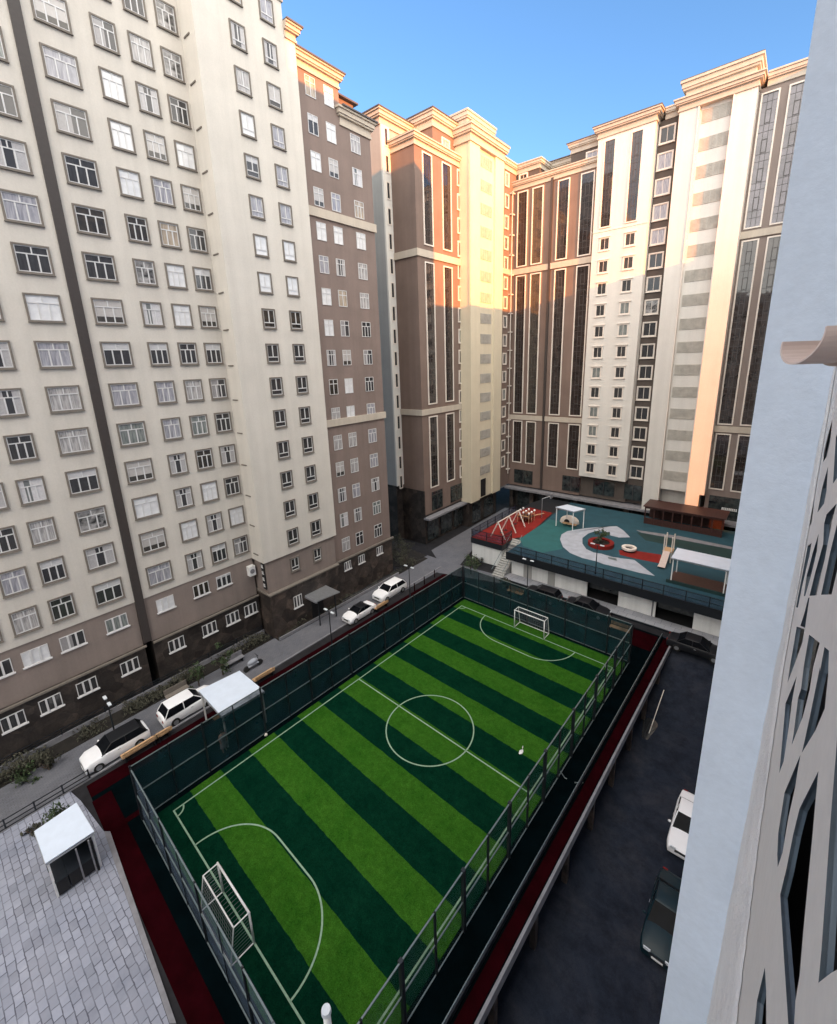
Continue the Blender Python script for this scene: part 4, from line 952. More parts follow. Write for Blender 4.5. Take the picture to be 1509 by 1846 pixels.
# ================================================================ cars
def car(label, pos, rot, L=4.5, W=1.8, hh=1.5, kind='sedan', paint='carwhite', roofp=None, group='parked cars'):
    o = thing('parked_car', label, 'car', pos, rot, group)
    inv = WM(o)
    if kind == 'van': belt = 0.98; prof = [(-.5, .55, .92), (-.47, .60, 1.0), (.25, .62, .98), (.42, .60, .90), (.49, .55, .72)]; cab = (-.485, -.455, .16, .34)
    elif kind == 'suv': belt = 0.98; prof = [(-.5, .55, .9), (-.46, .6, 1.0), (.15, .62, 1.0), (.40, .60, .93), (.49, .55, .70)]; cab = (-.47, -.38, .08, .24)
    else: belt = 0.88; prof = [(-.5, .5, .75), (-.45, .6, .90), (-.28, .62, .92), (.18, .62, .90), (.40, .58, .80), (.49, .5, .58)]; cab = (-.34, -.20, .06, .24)
    # body: rings along local y (front = +y)
    secs = []
    for t, w0, zt in prof:
        wr = W/2*(0.90 if abs(t) > .44 else 1.0); y = t*L
        secs.append([(-wr*.94, y, .22), (-wr, y, .42), (-wr, y, zt*.74), (-wr*.93, y, zt), (-wr*.5, y, zt+.035), (0, y, zt+.045), (wr*.5, y, zt+.035), (wr*.93, y, zt), (wr, y, zt*.74), (wr, y, .42), (wr*.94, y, .22)])
    mb = MB(); n = len(secs[0])
    def loft(mb, secs):
        b = len(mb.v); n = len(secs[0])
        for s_ in secs: mb.v += s_
        for i in range(len(secs)-1):
            for j in range(n-1): mb.f.append((b+i*n+j, b+(i+1)*n+j, b+(i+1)*n+j+1, b+i*n+j+1)); mb.mi.append(0)
        mb.f.append(tuple(b+j for j in range(n))); mb.f.append(tuple(b+(len(secs)-1)*n+j for j in range(n-1, -1, -1))); mb.mi += [0, 0]
    loft(mb, secs)
    def add(nm, mb, mt, par=o, smooth=True):
        me = mesh(nm, mb, mt, smooth); ob = bpy.data.objects.new(nm, me); C.objects.link(ob); ob.parent = par
        if smooth:
            md = ob.modifiers.new('bevel', 'BEVEL'); md.width = 0.05; md.segments = 2; md.limit_method = 'ANGLE'; md.angle_limit = R(25)
        return ob
    add('body', mb, paint)
    add('grille', MB().box(-W*.22, W*.22, L*.480, L*.494, .42, .60), 'post', o, False)
    add('number_plate', MB().box(-.26, .26, L*.494, L*.500, .34, .44), 'whitepaint', o, False); add('number_plate', MB().box(-.26, .26, -L*.508, -L*.500, .50, .60), 'whitepaint', o, False)
    # greenhouse
    y0, y1, y2, y3 = [k*L for k in cab]; zt = hh; z0 = belt-0.02
    wb, wt = W/2*.90, W/2*.74
    g = MB(); g.v += [(-wb, y0, z0), (wb, y0, z0), (wb, y3, z0), (-wb, y3, z0), (-wt, y1, zt-.05), (wt, y1, zt-.05), (wt, y2, zt-.05), (-wt, y2, zt-.05)]
    for f_ in ((0, 1, 5, 4), (1, 2, 6, 5), (2, 3, 7, 6), (3, 0, 4, 7), (4, 5, 6, 7)): g.f.append(f_); g.mi.append(0)
    add('windows', g, 'carglass', o, False)
    rf = MB(); e = .03
    rf.v += [(-wt-e, y1-e, zt-.06), (wt+e, y1-e, zt-.06), (wt+e, y2+e, zt-.06), (-wt-e, y2+e, zt-.06), (-wt*.9, y1+.1, zt), (wt*.9, y1+.1, zt), (wt*.9, y2-.1, zt), (-wt*.9, y2-.1, zt)]
    for f_ in ((0, 3, 2, 1), (0, 1, 5, 4), (1, 2, 6, 5), (2, 3, 7, 6), (3, 0, 4, 7), (4, 5, 6, 7)): rf.f.append(f_); rf.mi.append(0)
    add('roof', rf, roofp or paint)
    for sx in (-1, 1):
        for (ya, yb) in ((y0, y1), (y3, y2), ((y0+y3)/2-.05, (y0+y3)/2-.05)):
            add('window_pillar', MB().tube((sx*wb, ya, z0), (sx*wt, yb, zt-.05), .035, seg=5), roofp or paint, o, False)
    for sx in (-1, 1):
        for t in (-.31, .31):
            w_ = add('wheel', MB().tube((sx*(W/2-.2), t*L, .32), (sx*(W/2+.01), t*L, .32), .32, seg=16), 'tyre', o, False)
            add('rim', MB().tube((sx*(W/2+.005), t*L, .32), (sx*(W/2+.02), t*L, .32), .19, seg=10), 'alu', w_, False)
        add('mirror', MB().ball((sx*(W/2+.08), y3-.25, belt+.06), .1, (1, .7, .8)), paint, o, False)
        add('door_handle', MB().box(sx*(W/2+.003)-.012, sx*(W/2+.003)+.012, -.12, .06, belt-.16, belt-.12), 'alu', o, False)
        add('headlight', MB().box(sx*W*.28-.16, sx*W*.28+.16, L*.478, L*.492, .55, .70), 'lamp', o, False)
        add('taillight', MB().box(sx*W*.32-.12, sx*W*.32+.12, -L*.505, -L*.49, .62, .82), 'redrub2', o, False)
    return o
PI = math.pi
car('white SUV with a black roof behind the wooden bench at the left', (-34.2, 5.3, 0), PI, 4.1, 1.7, 1.5, 'suv', 'carwhite', 'carblack')
car('white car with a white roof parked between the black-roofed SUV and the white bench shelter', (-34.15, 10.4, 0), 0, 4.2, 1.7, 1.6, 'suv', 'carwhite')
car('white car with black windscreen parked at the far end of the left path', (-33.75, 33.6, 0), PI, 4.4, 1.8, 1.5, 'suv', 'carwhite')
car('white car with a black roof, half hidden below the far end of the left path', (-33.2, 28.2, 0), PI, 3.9, 1.6, 1.3, 'sedan', 'carwhite', 'carblack')
car('dark hatchback nearest the stairs, parked beside the far bench', (-18.9, 43.45, 0), PI/2, 4.1, 1.75, 1.5, 'suv', 'carblack')
car('black sedan parked behind the far goal in front of the garage wall', (-13.9, 43.7, 0), -PI/2, 4.6, 1.8, 1.42, 'sedan', 'carblack')
car('long black car parked at the top of the lower road beside the near wall', (-3.7, 43.2, -0.1), -PI/2, 4.7, 1.85, 1.45, 'sedan', 'carblack')
car('white car on the lower road, half hidden by the near pale wall', (-1.42, 27.0, ZR), PI, 4.5, 1.75, 1.5, 'sedan', 'carwhite')
car('dark teal car on the lower road, nearest the camera', (-1.42, 20.9, ZR), PI, 4.5, 1.75, 1.5, 'sedan', 'carteal')

# ================================================================ benches
def bench(label, pos, rot, L=1.9):
    o = thing('bench', label, 'bench', pos, rot, 'wooden benches beside the pitch')
    def add(nm, mb, mt): 
        ob = bpy.data.objects.new(nm, mesh(nm, mb, mt)); C.objects.link(ob); ob.parent = o
    s_ = MB()
    for k in range(3): s_.box(-L/2, L/2, -.28+k*.19, -.28+k*.19+.16, .42, .47)
    add('seat', s_, 'wood')
    b_ = MB()
    for k in range(2): b_.box(-L/2, L/2, .30, .34, .55+k*.17, .55+k*.17+.13)
    add('backrest', b_, 'wood')
    for x in (-L/2+.2, L/2-.2): add('leg', MB().box(x-.03, x+.03, -.25, .3, 0, .42).box(x-.03, x+.03, .26, .3, .42, .85), 'post')
    return o
bench('wooden bench in front of the black-roofed white SUV at the left of the track', (-32.9, 6.4, 0), PI/2+PI, 2.3)
bench('wooden bench just beyond the larger white-roofed shelter', (-32.6, 16.2, 0), PI/2+PI)
bench('wooden bench below the white car at the far end of the left path', (-32.4, 30.7, 0), PI/2+PI)
bench('wooden bench beyond the far fence left of the goal', (-21.8, 42.3, 0), 0)
bench('wooden bench beyond the far fence near its right corner', (-10.1, 42.0, 0), 0)
bench('white bench on the block paving side of the SUV', (-32.9, 8.0, 0), PI/2+PI, 1.1)

# ================================================================ lamps, posts
def lamp(label, base, h, head='t', r=0.06):
    b = Vector(base); o = thing('street_lamp', label, 'lamp post', b, 0, 'lamp posts')
    part('pole', MB().tube(b, b+Vector((0, 0, h)), r, r*.7, 8).tube(b, b+Vector((0, 0, .3)), r*1.8, r*1.5, 8), 'post', o)
    t = b+Vector((0, 0, h))
    part('arm', MB().tube(t+Vector((-.5, 0, .1)), t, .03, seg=5).tube(t+Vector((.5, 0, .1)), t, .03, seg=5), 'post', o)
    for s_ in (-1, 1): part('lamp_head', MB().box(t.x+s_*.5-.22, t.x+s_*.5+.22, t.y-.1, t.y+.1, t.z+.08, t.z+.15), 'lamp', o)
lamp('lamp post beside the black-roofed white SUV at the left', (-35.2, 5.6, 0), 3.6)
lamp('lamp post on the left path below the entrance canopy of the cream tower', (-31.4, 22.9, 0), 3.8)
lamp('lamp post at the far end of the left path beyond the white car', (-31.4, 34.6, 0), 3.8)
lamp('lamp post in front of the white garage wall beside the doors', (-21.4, 44.6, 0), 3.6)
lamp('lamp post standing on the playground edge above the garage', (-14.2, 46.5, ZD), 3.4)
def bollard(label, p):
    p = Vector(p); o = thing('bollard', label, 'bollard', p, 0, 'dark red bollards')
    part('post', MB().tube(p, p+Vector((0, 0, 1.0)), .06, seg=8), 'redrub', o); part('cap', MB().ball(p+Vector((0, 0, 1.02)), .08), 'post', o)
for k, (p, l) in enumerate((((-31.9, 36.0, 0), 'dark red bollard nearest the white car on the left path'), ((-32.0, 38.0, 0), 'middle dark red bollard of the three at the end of the left path'), ((-32.1, 40.2, 0), 'farthest dark red bollard of the three at the end of the left path'))): bollard(l, p)
# floodlight pole whose head shows at the bottom of the picture
d = RX*((588-CX)/F)+RD*((1822-CY)/F)+RF; t = 4.05/d.y; fx_, fz_ = d.x*t, H+d.z*t
fl = thing('floodlight_pole', 'white floodlight pole with a round top at the bottom edge of the picture', 'floodlight', (fx_, 4.05, 0))
part('pole', MB().tube((fx_, 4.05, 0), (fx_, 4.05, fz_-.02), .11, .10, 14), 'whitepaint', fl, True)
part('cap', MB().tube((fx_, 4.05, fz_-.06), (fx_, 4.05, fz_+.06), .135, .12, 14), 'lamp', fl)

# entrance canopy, air conditioner, vertical sign
en = thing('entrance_canopy', 'pale blue-gray flat canopy over the tower entrance on the left path', 'canopy', (-36, 25.5, 0))
part('roof', MB().slab([(-37.0, 24.1), (-35.0, 24.1), (-34.6, 26.9), (-37.0, 26.9)], 3.0, 3.1), 'alu', en)
part('fascia', MB().box(-35.1, -35.0, 24.1, 24.2, 2.85, 3.0).box(-37.0, -35.1, 24.05, 24.12, 2.85, 3.0), 'kerb', en)
for y in (24.4, 26.6): part('post', MB().box(-35.3, -35.2, y, y+.1, 0, 3.0), 'post', en)
part('door', MB().box(-37.0, -36.9, 24.8, 26.3, 0, 2.4), 'black', en)
ac = thing('air_conditioner', 'white air conditioner box on the wall under the cream block beside the tower', 'air conditioner', (-38.9, 19.5, 7.0))
part('casing', MB().box(-39.28, -38.75, 19.3, 19.95, 6.75, 7.75), 'whitepaint', ac); part('fan_grille', MB().tube((-38.75, 19.6, 7.25), (-38.72, 19.6, 7.25), .24, seg=14), 'kerb', ac)
vs = thing('wall_sign', 'dark vertical sign with pale characters on the corner under the cream tower', 'sign', (-38, 20.1, 7))
part('board', MB().box(-37.95, -37.45, 20.12, 20.24, 5.4, 8.3), 'black', vs)
gl = MB()
for k in range(4):
    z = 7.75-k*.68; gl.box(-37.85, -37.55, 20.08, 20.115, z-.05, z+.03); gl.box(-37.85, -37.79, 20.08, 20.115, z+.03, z+.28); gl.box(-37.68, -37.62, 20.08, 20.115, z+.03, z+.28)
part('lettering', gl, 'whitepaint', vs)

# ================================================================ playground equipment
sw = thing('swing_set', 'long pale swing frame on the red rubber at the left of the playground', 'swing', (-28, 51.3, ZD))
hb = 2.3; ys = (49.2, 52.2, 55.0)
for y in ys:
    fr = MB()
    for x in (-29.2, -27.0): fr.tube((x, y, ZD), (-28.1, y, ZD+hb), .085, seg=6)
    part('leg_frame', fr, 'lightframe', sw)
part('top_bar', MB().tube((-28.1, ys[0]-.2, ZD+hb), (-28.1, ys[-1]+.2, ZD+hb), .08, seg=6), 'lightframe', sw)
for y in (50.2, 51.2, 53.1, 54.1):
    st = part('seat', MB().box(-28.3, -27.9, y-.22, y+.22, ZD+.5, ZD+.55), 'post', sw); part('chain', MB().tube((-28.1, y-.2, ZD+.5), (-28.1, y-.2, ZD+hb), .012, seg=3).tube((-28.1, y+.2, ZD+.5), (-28.1, y+.2, ZD+hb), .012, seg=3), 'alu', st)
cl = thing('climbing_frame', 'small colourful climbing frame with pale balls behind the swing on the red rubber', 'climbing frame', (-28, 57.4, ZD))
fr = MB(); bl = MB()
for i in range(3):
    for j in range(3):
        x, y = -29+i*.9, 56.5+j*.9; fr.tube((x, y, ZD), (x, y, ZD+1.5), .05, seg=5); bl.ball((x, y, ZD+1.55), .17)
fr.box(-29, -27.2, 56.45, 56.55, ZD+1, ZD+1.08).box(-29, -27.2, 58.25, 58.35, ZD+1, ZD+1.08)
part('frame', fr, 'wood', cl); part('balls', bl, 'whitepaint', cl, True)
part('platform', MB().box(-29, -27.2, 56.5, 58.3, ZD+.7, ZD+.78), 'redwood', cl)
sr = thing('seesaw', 'yellow and red low seesaw on the red rubber behind the climbing frame', 'seesaw', (-26.9, 58.6, ZD))
part('beam', MB().tube((-27.9, 59.2, ZD+.3), (-26.4, 60.4, ZD+.7), .09, seg=6), 'wood', sr); part('seat', MB().box(-26.6, -26.2, 60.2, 60.6, ZD+.72, ZD+.8), 'redrub2', sr)
hp = thing('basketball_hoop', 'thin pale pole with an angled arm at the back corner of the red rubber', 'hoop', (-26.8, 60.0, ZD))
part('pole', MB().tube((-26.8, 60.0, ZD), (-26.8, 60.0, ZD+3.0), .06, seg=6).tube((-26.8, 60.0, ZD+3.0), (-25.6, 60.6, ZD+3.5), .05, seg=6), 'alu', hp)
part('board', MB().box(-25.7, -25.6, 60.2, 61.0, ZD+3.1, ZD+3.8), 'kerb', hp)
pr = thing('round_planter', 'round red bench planter with a small tree on the white playground band', 'planter', (-16.3, 54.6, ZD))
def ringm(cx, cy, r0, r1, z0, z1, n=28):
    mb = MB()
    for k in range(n):
        a, b = 2*PI*k/n, 2*PI*(k+1)/n; P_ = lambda r, t, z: (cx+r*math.cos(t), cy+r*math.sin(t), z)
        mb.quad([P_(r0, a, z1), P_(r1, a, z1), P_(r1, b, z1), P_(r0, b, z1)]); mb.quad([P_(r1, a, z0), P_(r1, b, z0), P_(r1, b, z1), P_(r1, a, z1)]); mb.quad([P_(r0, a, z0), P_(r0, a, z1), P_(r0, b, z1), P_(r0, b, z0)])
    return mb
part('seat_ring', ringm(-16.3, 54.7, 1.05, 1.55, ZD, ZD+.5), 'redrub2', pr); part('soil', MB().tube((-16.3, 54.7, ZD), (-16.3, 54.7, ZD+.35), 1.04, seg=24), 'soil', pr)
rs = thing('ring_seat', 'small round pale yellow ring seat on the red playground stripe', 'seat', (-13.0, 54.6, ZD))
part('ring', ringm(-13.0, 55.0, .5, .85, ZD+.25, ZD+.5), 'lightframe', rs); part('foot', ringm(-13.0, 55.0, .6, .7, ZD, ZD+.25), 'post', rs)
pe = thing('slide_tower', 'pale play tower with tall poles and a pinkish slide beside the long white shade', 'slide', (-8.7, 54, ZD))
fr = MB()
for x, y in ((-9.1, 54.2), (-8.3, 54.2), (-9.1, 55.4), (-8.3, 55.4)): fr.tube((x, y, ZD), (x, y, ZD+3.2), .07, seg=6)
part('poles', fr, 'lightframe', pe); part('platform', MB().box(-9.2, -8.2, 54.1, 55.5, ZD+1.3, ZD+1.38), 'wood', pe)
sl_ = MB(); sl_.quad([(-9.1, 54.1, ZD+1.4), (-8.4, 54.1, ZD+1.4), (-8.4, 51.9, ZD+.25), (-9.1, 51.9, ZD+.25)]); sl_.box(-9.15, -9.1, 51.9, 54.1, ZD+.2, ZD+.3)
part('slide', sl_, 'gutter', pe)
dm = thing('play_hut', 'low pale domed hut under the small back shade of the playground', 'play hut', (-22.6, 60.4, ZD))
mb = MB().ball((-22.6, 60.3, ZD+.1), 1.1, (1.3, .9, .9), 14, 8); part('dome', mb, 'lightframe', dm, True); part('opening', MB().tube((-22.6, 59.28, ZD+.45), (-22.6, 59.2, ZD+.45), .4, seg=12), 'black', dm)

# playground edge fence
def lowfence(label, pts, h, z, net='netdeck', step=2.0, name='railing', postm='post'):
    o = thing(name, label, 'railing', (pts[0][0], pts[0][1], z))
    for (a, b) in zip(pts, pts[1:]):
        a, b = Vector((*a, z)), Vector((*b, z)); L = (b-a).length; n = max(1, round(L/step)); e = (b-a)/L; nn = Vector((-e.y, e.x, 0))*.03
        for k in range(n+1):
            p = a.lerp(b, k/n); part('post', MB().box(p.x-.04, p.x+.04, p.y-.04, p.y+.04, z, z+h), postm, o)
        mb = MB()
        for zz in (h-.06, h*.5, .12): mb.slab([(a-nn)[:2], (b-nn)[:2], (b+nn)[:2], (a+nn)[:2]], z+zz-.02, z+zz+.02)
        part('rail', mb, postm, o)
        if net:
            w = MB(); w.quad([(a.x+nn.x*1.5, a.y+nn.y*1.5, z+.1), (b.x+nn.x*1.5, b.y+nn.y*1.5, z+.1), (b.x+nn.x*1.5, b.y+nn.y*1.5, z+h), (a.x+nn.x*1.5, a.y+nn.y*1.5, z+h)]); part('netting', w, net, o)
lowfence('dark railing with netting along the near edge of the playground roof', [(-24.8, 45.68), (0.5, 45.68)], 1.25, ZD)
lowfence('dark railing round the red rubber corner of the playground', [(-31.2, 60), (-31.2, 47.5), (-26.5, 47.5), (-26.5, 50.0)], 1.2, ZD)
# stairs between the red corner and the teal surface
stp = thing('staircase', 'gray stairs rising between the red corner and the playground roof', 'stairs', (-25.7, 48, 0))
mb = MB()
for k in range(18): mb.box(-26.5, -24.95, 44.9+k*.3, 50.3, k*.183, (k+1)*.183-.001)
part('steps', mb, 'palegray', stp)
part('handrail', MB().tube((-24.95, 44.9, .9), (-24.95, 50.0, 4.2), .04, seg=5).tube((-26.5, 44.9, .9), (-26.5, 50.0, 4.2), .04, seg=5), 'railp', stp)

# railing along the planting bed and beside the paved square
lowfence('low dark railing between the left path and the paved square', [(-33.22, -8), (-33.22, 3.4)], 0.8, 0.0, None, 1.4)
lowfence('thin rail along the foot of the left buildings', [(-38.8, -8), (-38.8, 19.8)], 0.55, 0.48, None, 2.8)
for k, (x, y, lb) in enumerate(((-36.6, 10.5, 'dark slatted bench by the planting bed, nearest the all-white car'), (-36.6, 15.6, 'pale slatted bench by the planting bed below the cream block'))):
    o = thing('park_bench', lb, 'bench', (x, y, 0), 0, 'benches by the planting bed')
    part('seat', MB().box(x-.25, x+.25, y-.9, y+.9, .42, .48), 'trim' if k == 0 else 'kerb', o); part('backrest', MB().box(x-.3, x-.24, y-.9, y+.9, .5, .95), 'trim' if k == 0 else 'kerb', o)
    for s_ in (-.7, .7): part('leg', MB().box(x-.25, x+.2, y+s_-.04, y+s_+.04, 0, .42), 'post', o)
sc = thing('scooter', 'pale lilac scooter parked on the left path beyond the larger white shelter', 'scooter', (-34.7, 16.4, 0))
part('body', MB().ball((-34.7, 16.4, .7), .45, (.5, 1.2, .6)).box(-34.85, -34.55, 15.9, 16.9, .35, .5), 'whiterub', sc, True)
for y in (15.75, 17.05): part('wheel', MB().tube((-34.78, y, .28), (-34.62, y, .28), .28, seg=14), 'tyre', sc)
part('handlebar', MB().tube((-34.7, 16.95, .5), (-34.7, 16.85, 1.15), .03, seg=6).tube((-35.0, 16.85, 1.15), (-34.4, 16.85, 1.15), .03, seg=6), 'post', sc)

# ================================================================ plants
def leaves(c, rad, n, size, seed, sq=(1, 1, 1)):
    rn = random.Random(seed); mb = MB(); c = Vector(c)
    cl = [Vector((rn.gauss(0, .5)*sq[0], rn.gauss(0, .5)*sq[1], rn.gauss(0, .42)*sq[2]))*rad for _ in range(9)]
    for _ in range(n):
        b = rn.choice(cl); p = c+b+Vector((rn.gauss(0, .2), rn.gauss(0, .2), rn.gauss(0, .18)))*rad
        if p.z < 0.05: p.z = 0.05+rn.random()*.2
        a = Vector((rn.gauss(0, 1), rn.gauss(0, 1), rn.gauss(0, 1))).normalized(); b2 = a.orthogonal().normalized(); s_ = size*rn.uniform(.6, 1.4)
        mb.quad([p-a*s_, p+b2*s_*.5, p+a*s_, p-b2*s_*.5])
    return mb
def bush(name, label, cat, x, y, z, r, h, mat, seed, trunk=0.0, n=420, group=None):
    o = thing(name, label, cat, (x, y, z), 0, group)
    part('crown' if trunk else 'foliage', leaves((x, y, z+trunk+h*.45), r, n, .10, seed, (1, 1, h/(2*r)*1.6)), mat, o)
    tr = MB(); rn = random.Random(seed)
    tr.tube((x, y, z), (x, y, z+trunk+h*.4), .07, .04, 6)
    for k in range(5):
        a = rn.uniform(0, 6.3); tr.tube((x, y, z+trunk*.8+h*.1*k*.5), (x+r*.7*math.cos(a), y+r*.7*math.sin(a), z+trunk+h*(.4+.1*k)), .03, .01, 4)
    part('trunk' if trunk else 'stems', tr, 'bark', o)
bush('tree', 'small round tree in the red planter ring of the playground', 'tree', -16.3, 54.7, ZD+.3, .75, 1.3, 'leaf', 3, .8)
bush('shrub', 'dark green shrub on the path at the far left edge', 'shrub', -37.0, .6, 0, .8, 1.1, 'leaf', 4)
bush('shrub', 'brown-leaved shrub beside the green one on the path at the far left', 'shrub', -36.4, 1.8, 0, .6, 1.2, 'leafdark', 5)
bush('shrub', 'olive shrub at the corner of the paved square behind the small white shelter', 'shrub', -31.2, 1.2, 0, .8, 1.2, 'leaf', 6)
bush('shrub', 'low dark shrub left of the small white shelter', 'shrub', -31.6, .1, 0, .45, .6, 'leafdark', 12, n=200)
bush('tree', 'dark evergreen next to the all-white car on the left path', 'tree', -36.4, 12.2, 0, .8, 1.9, 'leaf', 7, .4)
bush('tree', 'dark evergreen behind the larger white shelter', 'tree', -36.1, 14.2, 0, .7, 1.8, 'leaf', 8, .4)
bush('tree', 'sparse dark tree in the passage beside the brown block', 'tree', -38.6, 41.2, 0, 1.3, 2.6, 'leafdark', 9, 1.2, 600)
bush('tree', 'sparse dark tree at the end of the passage nearest the path', 'tree', -36.6, 39.6, 0, 1.1, 2.0, 'leafdark', 10, 1.0, 500)
bush('tree', 'small dark green tree in front of the white wall of the red corner', 'tree', -28.8, 43.6, 0, .9, 1.8, 'leaf', 11, .8)
bush('shrub', 'low bush below the red corner of the playground', 'shrub', -30.0, 46.5, 0, .8, .8, 'leafdark', 13)
bush('shrub', 'low bush behind the dark hatchback near the stairs', 'shrub', -23.6, 43.4, 0, .7, .9, 'leafdark', 14)
# ground cover of the beds
gc = MB(); rn = random.Random(5)
for k in range(9500):
    if k % 4: x, y = rn.uniform(-38.7, -37.25), rn.uniform(-8, 19.8)
    elif k % 8: x, y = rn.uniform(-37.0, -36.35), rn.uniform(20.5, 43.5)
    else: x, y = rn.uniform(-43, -37.3), rn.uniform(39.8, 44.5)
    if math.sin(y*1.7)+math.sin(y*.63+2)+rn.gauss(0, .6) < -.3: continue
    hh = rn.uniform(.05, .45)*(1+1.2*max(0, math.sin(y*1.1+1))); a = rn.uniform(0, 6.3); s_ = rn.uniform(.05, .13)
    dx, dy = math.cos(a)*s_, math.sin(a)*s_; p = Vector((x, y, hh))
    gc.quad([(x-dx, y-dy, hh-.05), (x+dy*.5, y-dx*.5, hh+.02), (x+dx, y+dy, hh+.07), (x-dy*.5, y+dx*.5, hh)])
o = part('ground_cover', gc, 'leafdark'); o['kind'] = 'stuff'; tag(o, 'dark low planting along the foot of the left buildings', 'ground cover')

# ================================================================ small things
bag = thing('plastic_bag', 'small white bag lying on the right half of the pitch', 'bag', (-11.25, 23.33, .02))
mb = MB().ball((-11.25, 23.33, .08), .14, (0.9, 1.9, .45), 9, 6)
rn = random.Random(2); mb.v = [(x+rn.gauss(0, .02), y+rn.gauss(0, .02), max(.02, z+rn.gauss(0, .02))) for x, y, z in mb.v]
part('bag_body', mb, 'whitepaint', bag); part('handles', MB().tube((-11.3, 23.6, .14), (-11.4, 23.85, .06), .03, .02, 5), 'whitepaint', bag)
bo = tag(part('ball', MB().ball((-26.85, 12.9, .13), .12, seg=12, rings=8), 'lightframe', None, True), 'small pale ball at the edge of the turf by the left fence', 'ball')
rk = thing('hose', 'short pale hose piece lying on the dark track right of the pitch', 'hose', (-8.3, 23.4, 0))
part('hose_body', MB().path([gp(1010, 1390, .03), gp(1018, 1402, .03), gp(1022, 1404, .03)], .03), 'railp', rk); part('nozzle', MB().tube(gp(1036, 1411, .03), gp(1052, 1411, .03), .04, .03, 6), 'railp', rk)
pp = thing('scaffold_pole', 'long pale pole leaning down from the deck edge to the lower road', 'pole', (-5.3, 36, ZR))
a, b = gp(1197, 1244, -1.0), gp(1170, 1322, ZR+.05)
part('pole_body', MB().tube(a, b, .03, seg=6), 'lightframe', pp)
# puddle on the lower road
pm = plain('puddle_water', (0.03, 0.032, 0.035), 0.05, 0, 0.1, 2, 1.0)
M['puddle'] = pm
pts_ = [(-5.4+.45*math.cos(t)*(1+.3*math.sin(3*t)), 34.2+1.6*math.sin(t)*(1+.2*math.cos(2*t))) for t in [2*PI*k/20 for k in range(20)]]
w = MB(); w.quad([(x, y, ZR+.006) for x, y in pts_]); o = part('puddle', w, 'puddle'); o['kind'] = 'structure'

# ================================================================ person by the left fence
def person(label, x, y, z, rot):
    o = thing('person', label, 'person', (x, y, z), rot)
    me = bpy.data.meshes.new('body'); 
    J = {'pel': (0, 0, .95), 'sp': (0, 0, 1.15), 'ch': (0, 0, 1.36), 'nk': (0, .0, 1.50), 'hd': (0, .02, 1.60), 'tp': (0, .02, 1.70),
         'hl': (-.10, 0, .90), 'kl': (-.11, .02, .50), 'al': (-.11, -.02, .09), 'tl': (-.11, .13, .04), 'hr': (.10, 0, .90), 'kr': (.12, .05, .50), 'ar': (.13, .06, .09), 'tr': (.14, .2, .04),
         'sl': (-.19, 0, 1.40), 'el': (-.25, .0, 1.12), 'wl': (-.22, .12, .90), 'fl': (-.21, .16, .80), 'sr': (.19, 0, 1.40), 'er': (.25, .0, 1.12), 'wr': (.22, .14, .92), 'fr': (.2, .2, .84)}
    E_ = [('pel', 'sp'), ('sp', 'ch'), ('ch', 'nk'), ('nk', 'hd'), ('hd', 'tp'), ('pel', 'hl'), ('hl', 'kl'), ('kl', 'al'), ('al', 'tl'), ('pel', 'hr'), ('hr', 'kr'), ('kr', 'ar'), ('ar', 'tr'), ('ch', 'sl'), ('sl', 'el'), ('el', 'wl'), ('wl', 'fl'), ('ch', 'sr'), ('sr', 'er'), ('er', 'wr'), ('wr', 'fr')]
    rad = {'pel': .15, 'sp': .135, 'ch': .16, 'nk': .06, 'hd': .095, 'tp': .07, 'hl': .10, 'hr': .10, 'kl': .065, 'kr': .065, 'al': .045, 'ar': .045, 'tl': .035, 'tr': .035, 'sl': .07, 'sr': .07, 'el': .05, 'er': .05, 'wl': .035, 'wr': .035, 'fl': .03, 'fr': .03}
    ks = list(J); me.from_pydata([J[k] for k in ks], [(ks.index(a), ks.index(b)) for a, b in E_], [])
    ob = bpy.data.objects.new('body', me); C.objects.link(ob); ob.parent = o
    md = ob.modifiers.new('skin', 'SKIN'); 
    for i, k in enumerate(ks): me.skin_vertices[0].data[i].radius = (rad[k], rad[k])
    me.skin_vertices[0].data[0].use_root = True
    s2_ = ob.modifiers.new('sub', 'SUBSURF'); s2_.levels = 2; s2_.render_levels = 2
    me.materials.append(M['skin'])
    # long pale garment and hair
    g = MB(); rr = [(.17, 1.44), (.23, 1.38), (.19, 1.15), (.20, .95), (.23, .6), (.25, .35)]; n = 14
    for r_, z_ in rr:
        for k in range(n): t_ = 2*PI*k/n; g.v.append((r_*1.05*math.cos(t_), r_*.72*math.sin(t_)+.01, z_))
    for i in range(len(rr)-1):
        for k in range(n): j = (k+1) % n; g.f.append((i*n+k, i*n+j, (i+1)*n+j, (i+1)*n+k)); g.mi.append(0)
    for nm, mb, mt in (('coat', g, 'cloth'), ('hair', MB().ball((0, -.005, 1.66), .115, (.95, 1.05, .85), 12, 8), 'hair'), ('face', MB().ball((0, .115, 1.60), .02).ball((-.035, .10, 1.635), .012).ball((.035, .10, 1.635), .012), 'skin')):
        ob = bpy.data.objects.new(nm, mesh(nm, mb, mt, True)); C.objects.link(ob); ob.parent = o
    return o
person('person in long pale clothing standing by the left fence below the larger white shelter', -28.1, 10.3, 0, -PI/2)

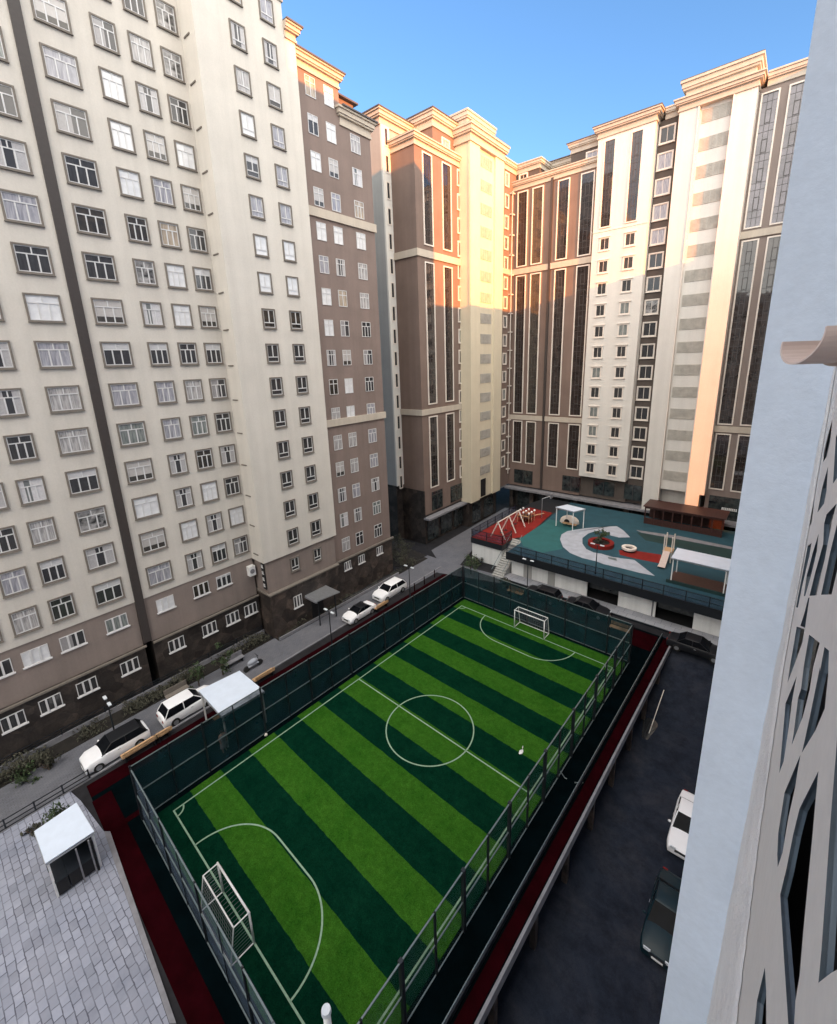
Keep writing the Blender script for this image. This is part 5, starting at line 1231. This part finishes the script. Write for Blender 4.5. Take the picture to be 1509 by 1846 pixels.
# ================================================================ light
SKY_FILL = 14.0
SUN_AZ, SUN_EL = R(-16), R(8.0)
sd = Vector((math.cos(SUN_EL)*math.cos(SUN_AZ), math.cos(SUN_EL)*math.sin(SUN_AZ), math.sin(SUN_EL)))
sl = bpy.data.lights.new('sun', 'SUN'); sl.energy = 5.0; sl.angle = R(0.5); sl.color = (1.0, 0.32, 0.055)
so = bpy.data.objects.new('sun', sl); C.objects.link(so); so.location = (30, 0, 80)
so.rotation_euler = (-sd).to_track_quat('-Z', 'Y').to_euler()
w = bpy.data.worlds.new('World'); scn.world = w; w.use_nodes = True
nt = w.node_tree; bg = nt.nodes['Background']; sk = nt.nodes.new('ShaderNodeTexSky'); sk.sky_type = 'NISHITA'; sk.sun_disc = False
sk.sun_elevation = SUN_EL; sk.sun_rotation = R(90)-SUN_AZ; sk.air_density = 1.0; sk.dust_density = 0.3; sk.ozone_density = 1.5; sk.altitude = 700
sky_c = mixc(nt, sk.outputs[0], (0.74, 0.97, 1.25), 1.0, 'MULTIPLY')
# bright warm fill added to the unseen sky behind the camera; blue sky elsewhere
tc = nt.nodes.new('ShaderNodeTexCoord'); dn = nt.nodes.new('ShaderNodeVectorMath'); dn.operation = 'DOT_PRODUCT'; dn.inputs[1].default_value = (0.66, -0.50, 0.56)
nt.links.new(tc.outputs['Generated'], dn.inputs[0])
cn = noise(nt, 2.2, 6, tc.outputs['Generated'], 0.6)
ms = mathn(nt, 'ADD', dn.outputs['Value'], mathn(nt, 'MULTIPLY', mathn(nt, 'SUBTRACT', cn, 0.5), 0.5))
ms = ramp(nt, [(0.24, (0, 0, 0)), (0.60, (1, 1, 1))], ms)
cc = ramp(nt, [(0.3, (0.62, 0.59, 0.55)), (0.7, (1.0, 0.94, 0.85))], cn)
cc = mixc(nt, cc, (SKY_FILL, SKY_FILL, SKY_FILL), 1.0, 'MULTIPLY')
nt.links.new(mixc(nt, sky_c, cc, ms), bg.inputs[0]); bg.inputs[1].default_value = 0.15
vs_ = scn.view_settings; vs_.view_transform = 'Standard'; vs_.look = 'None'; vs_.gamma = 1.0; vs_.exposure = 1.3
scn.cycles.max_bounces = 6; scn.cycles.transparent_max_bounces = 12
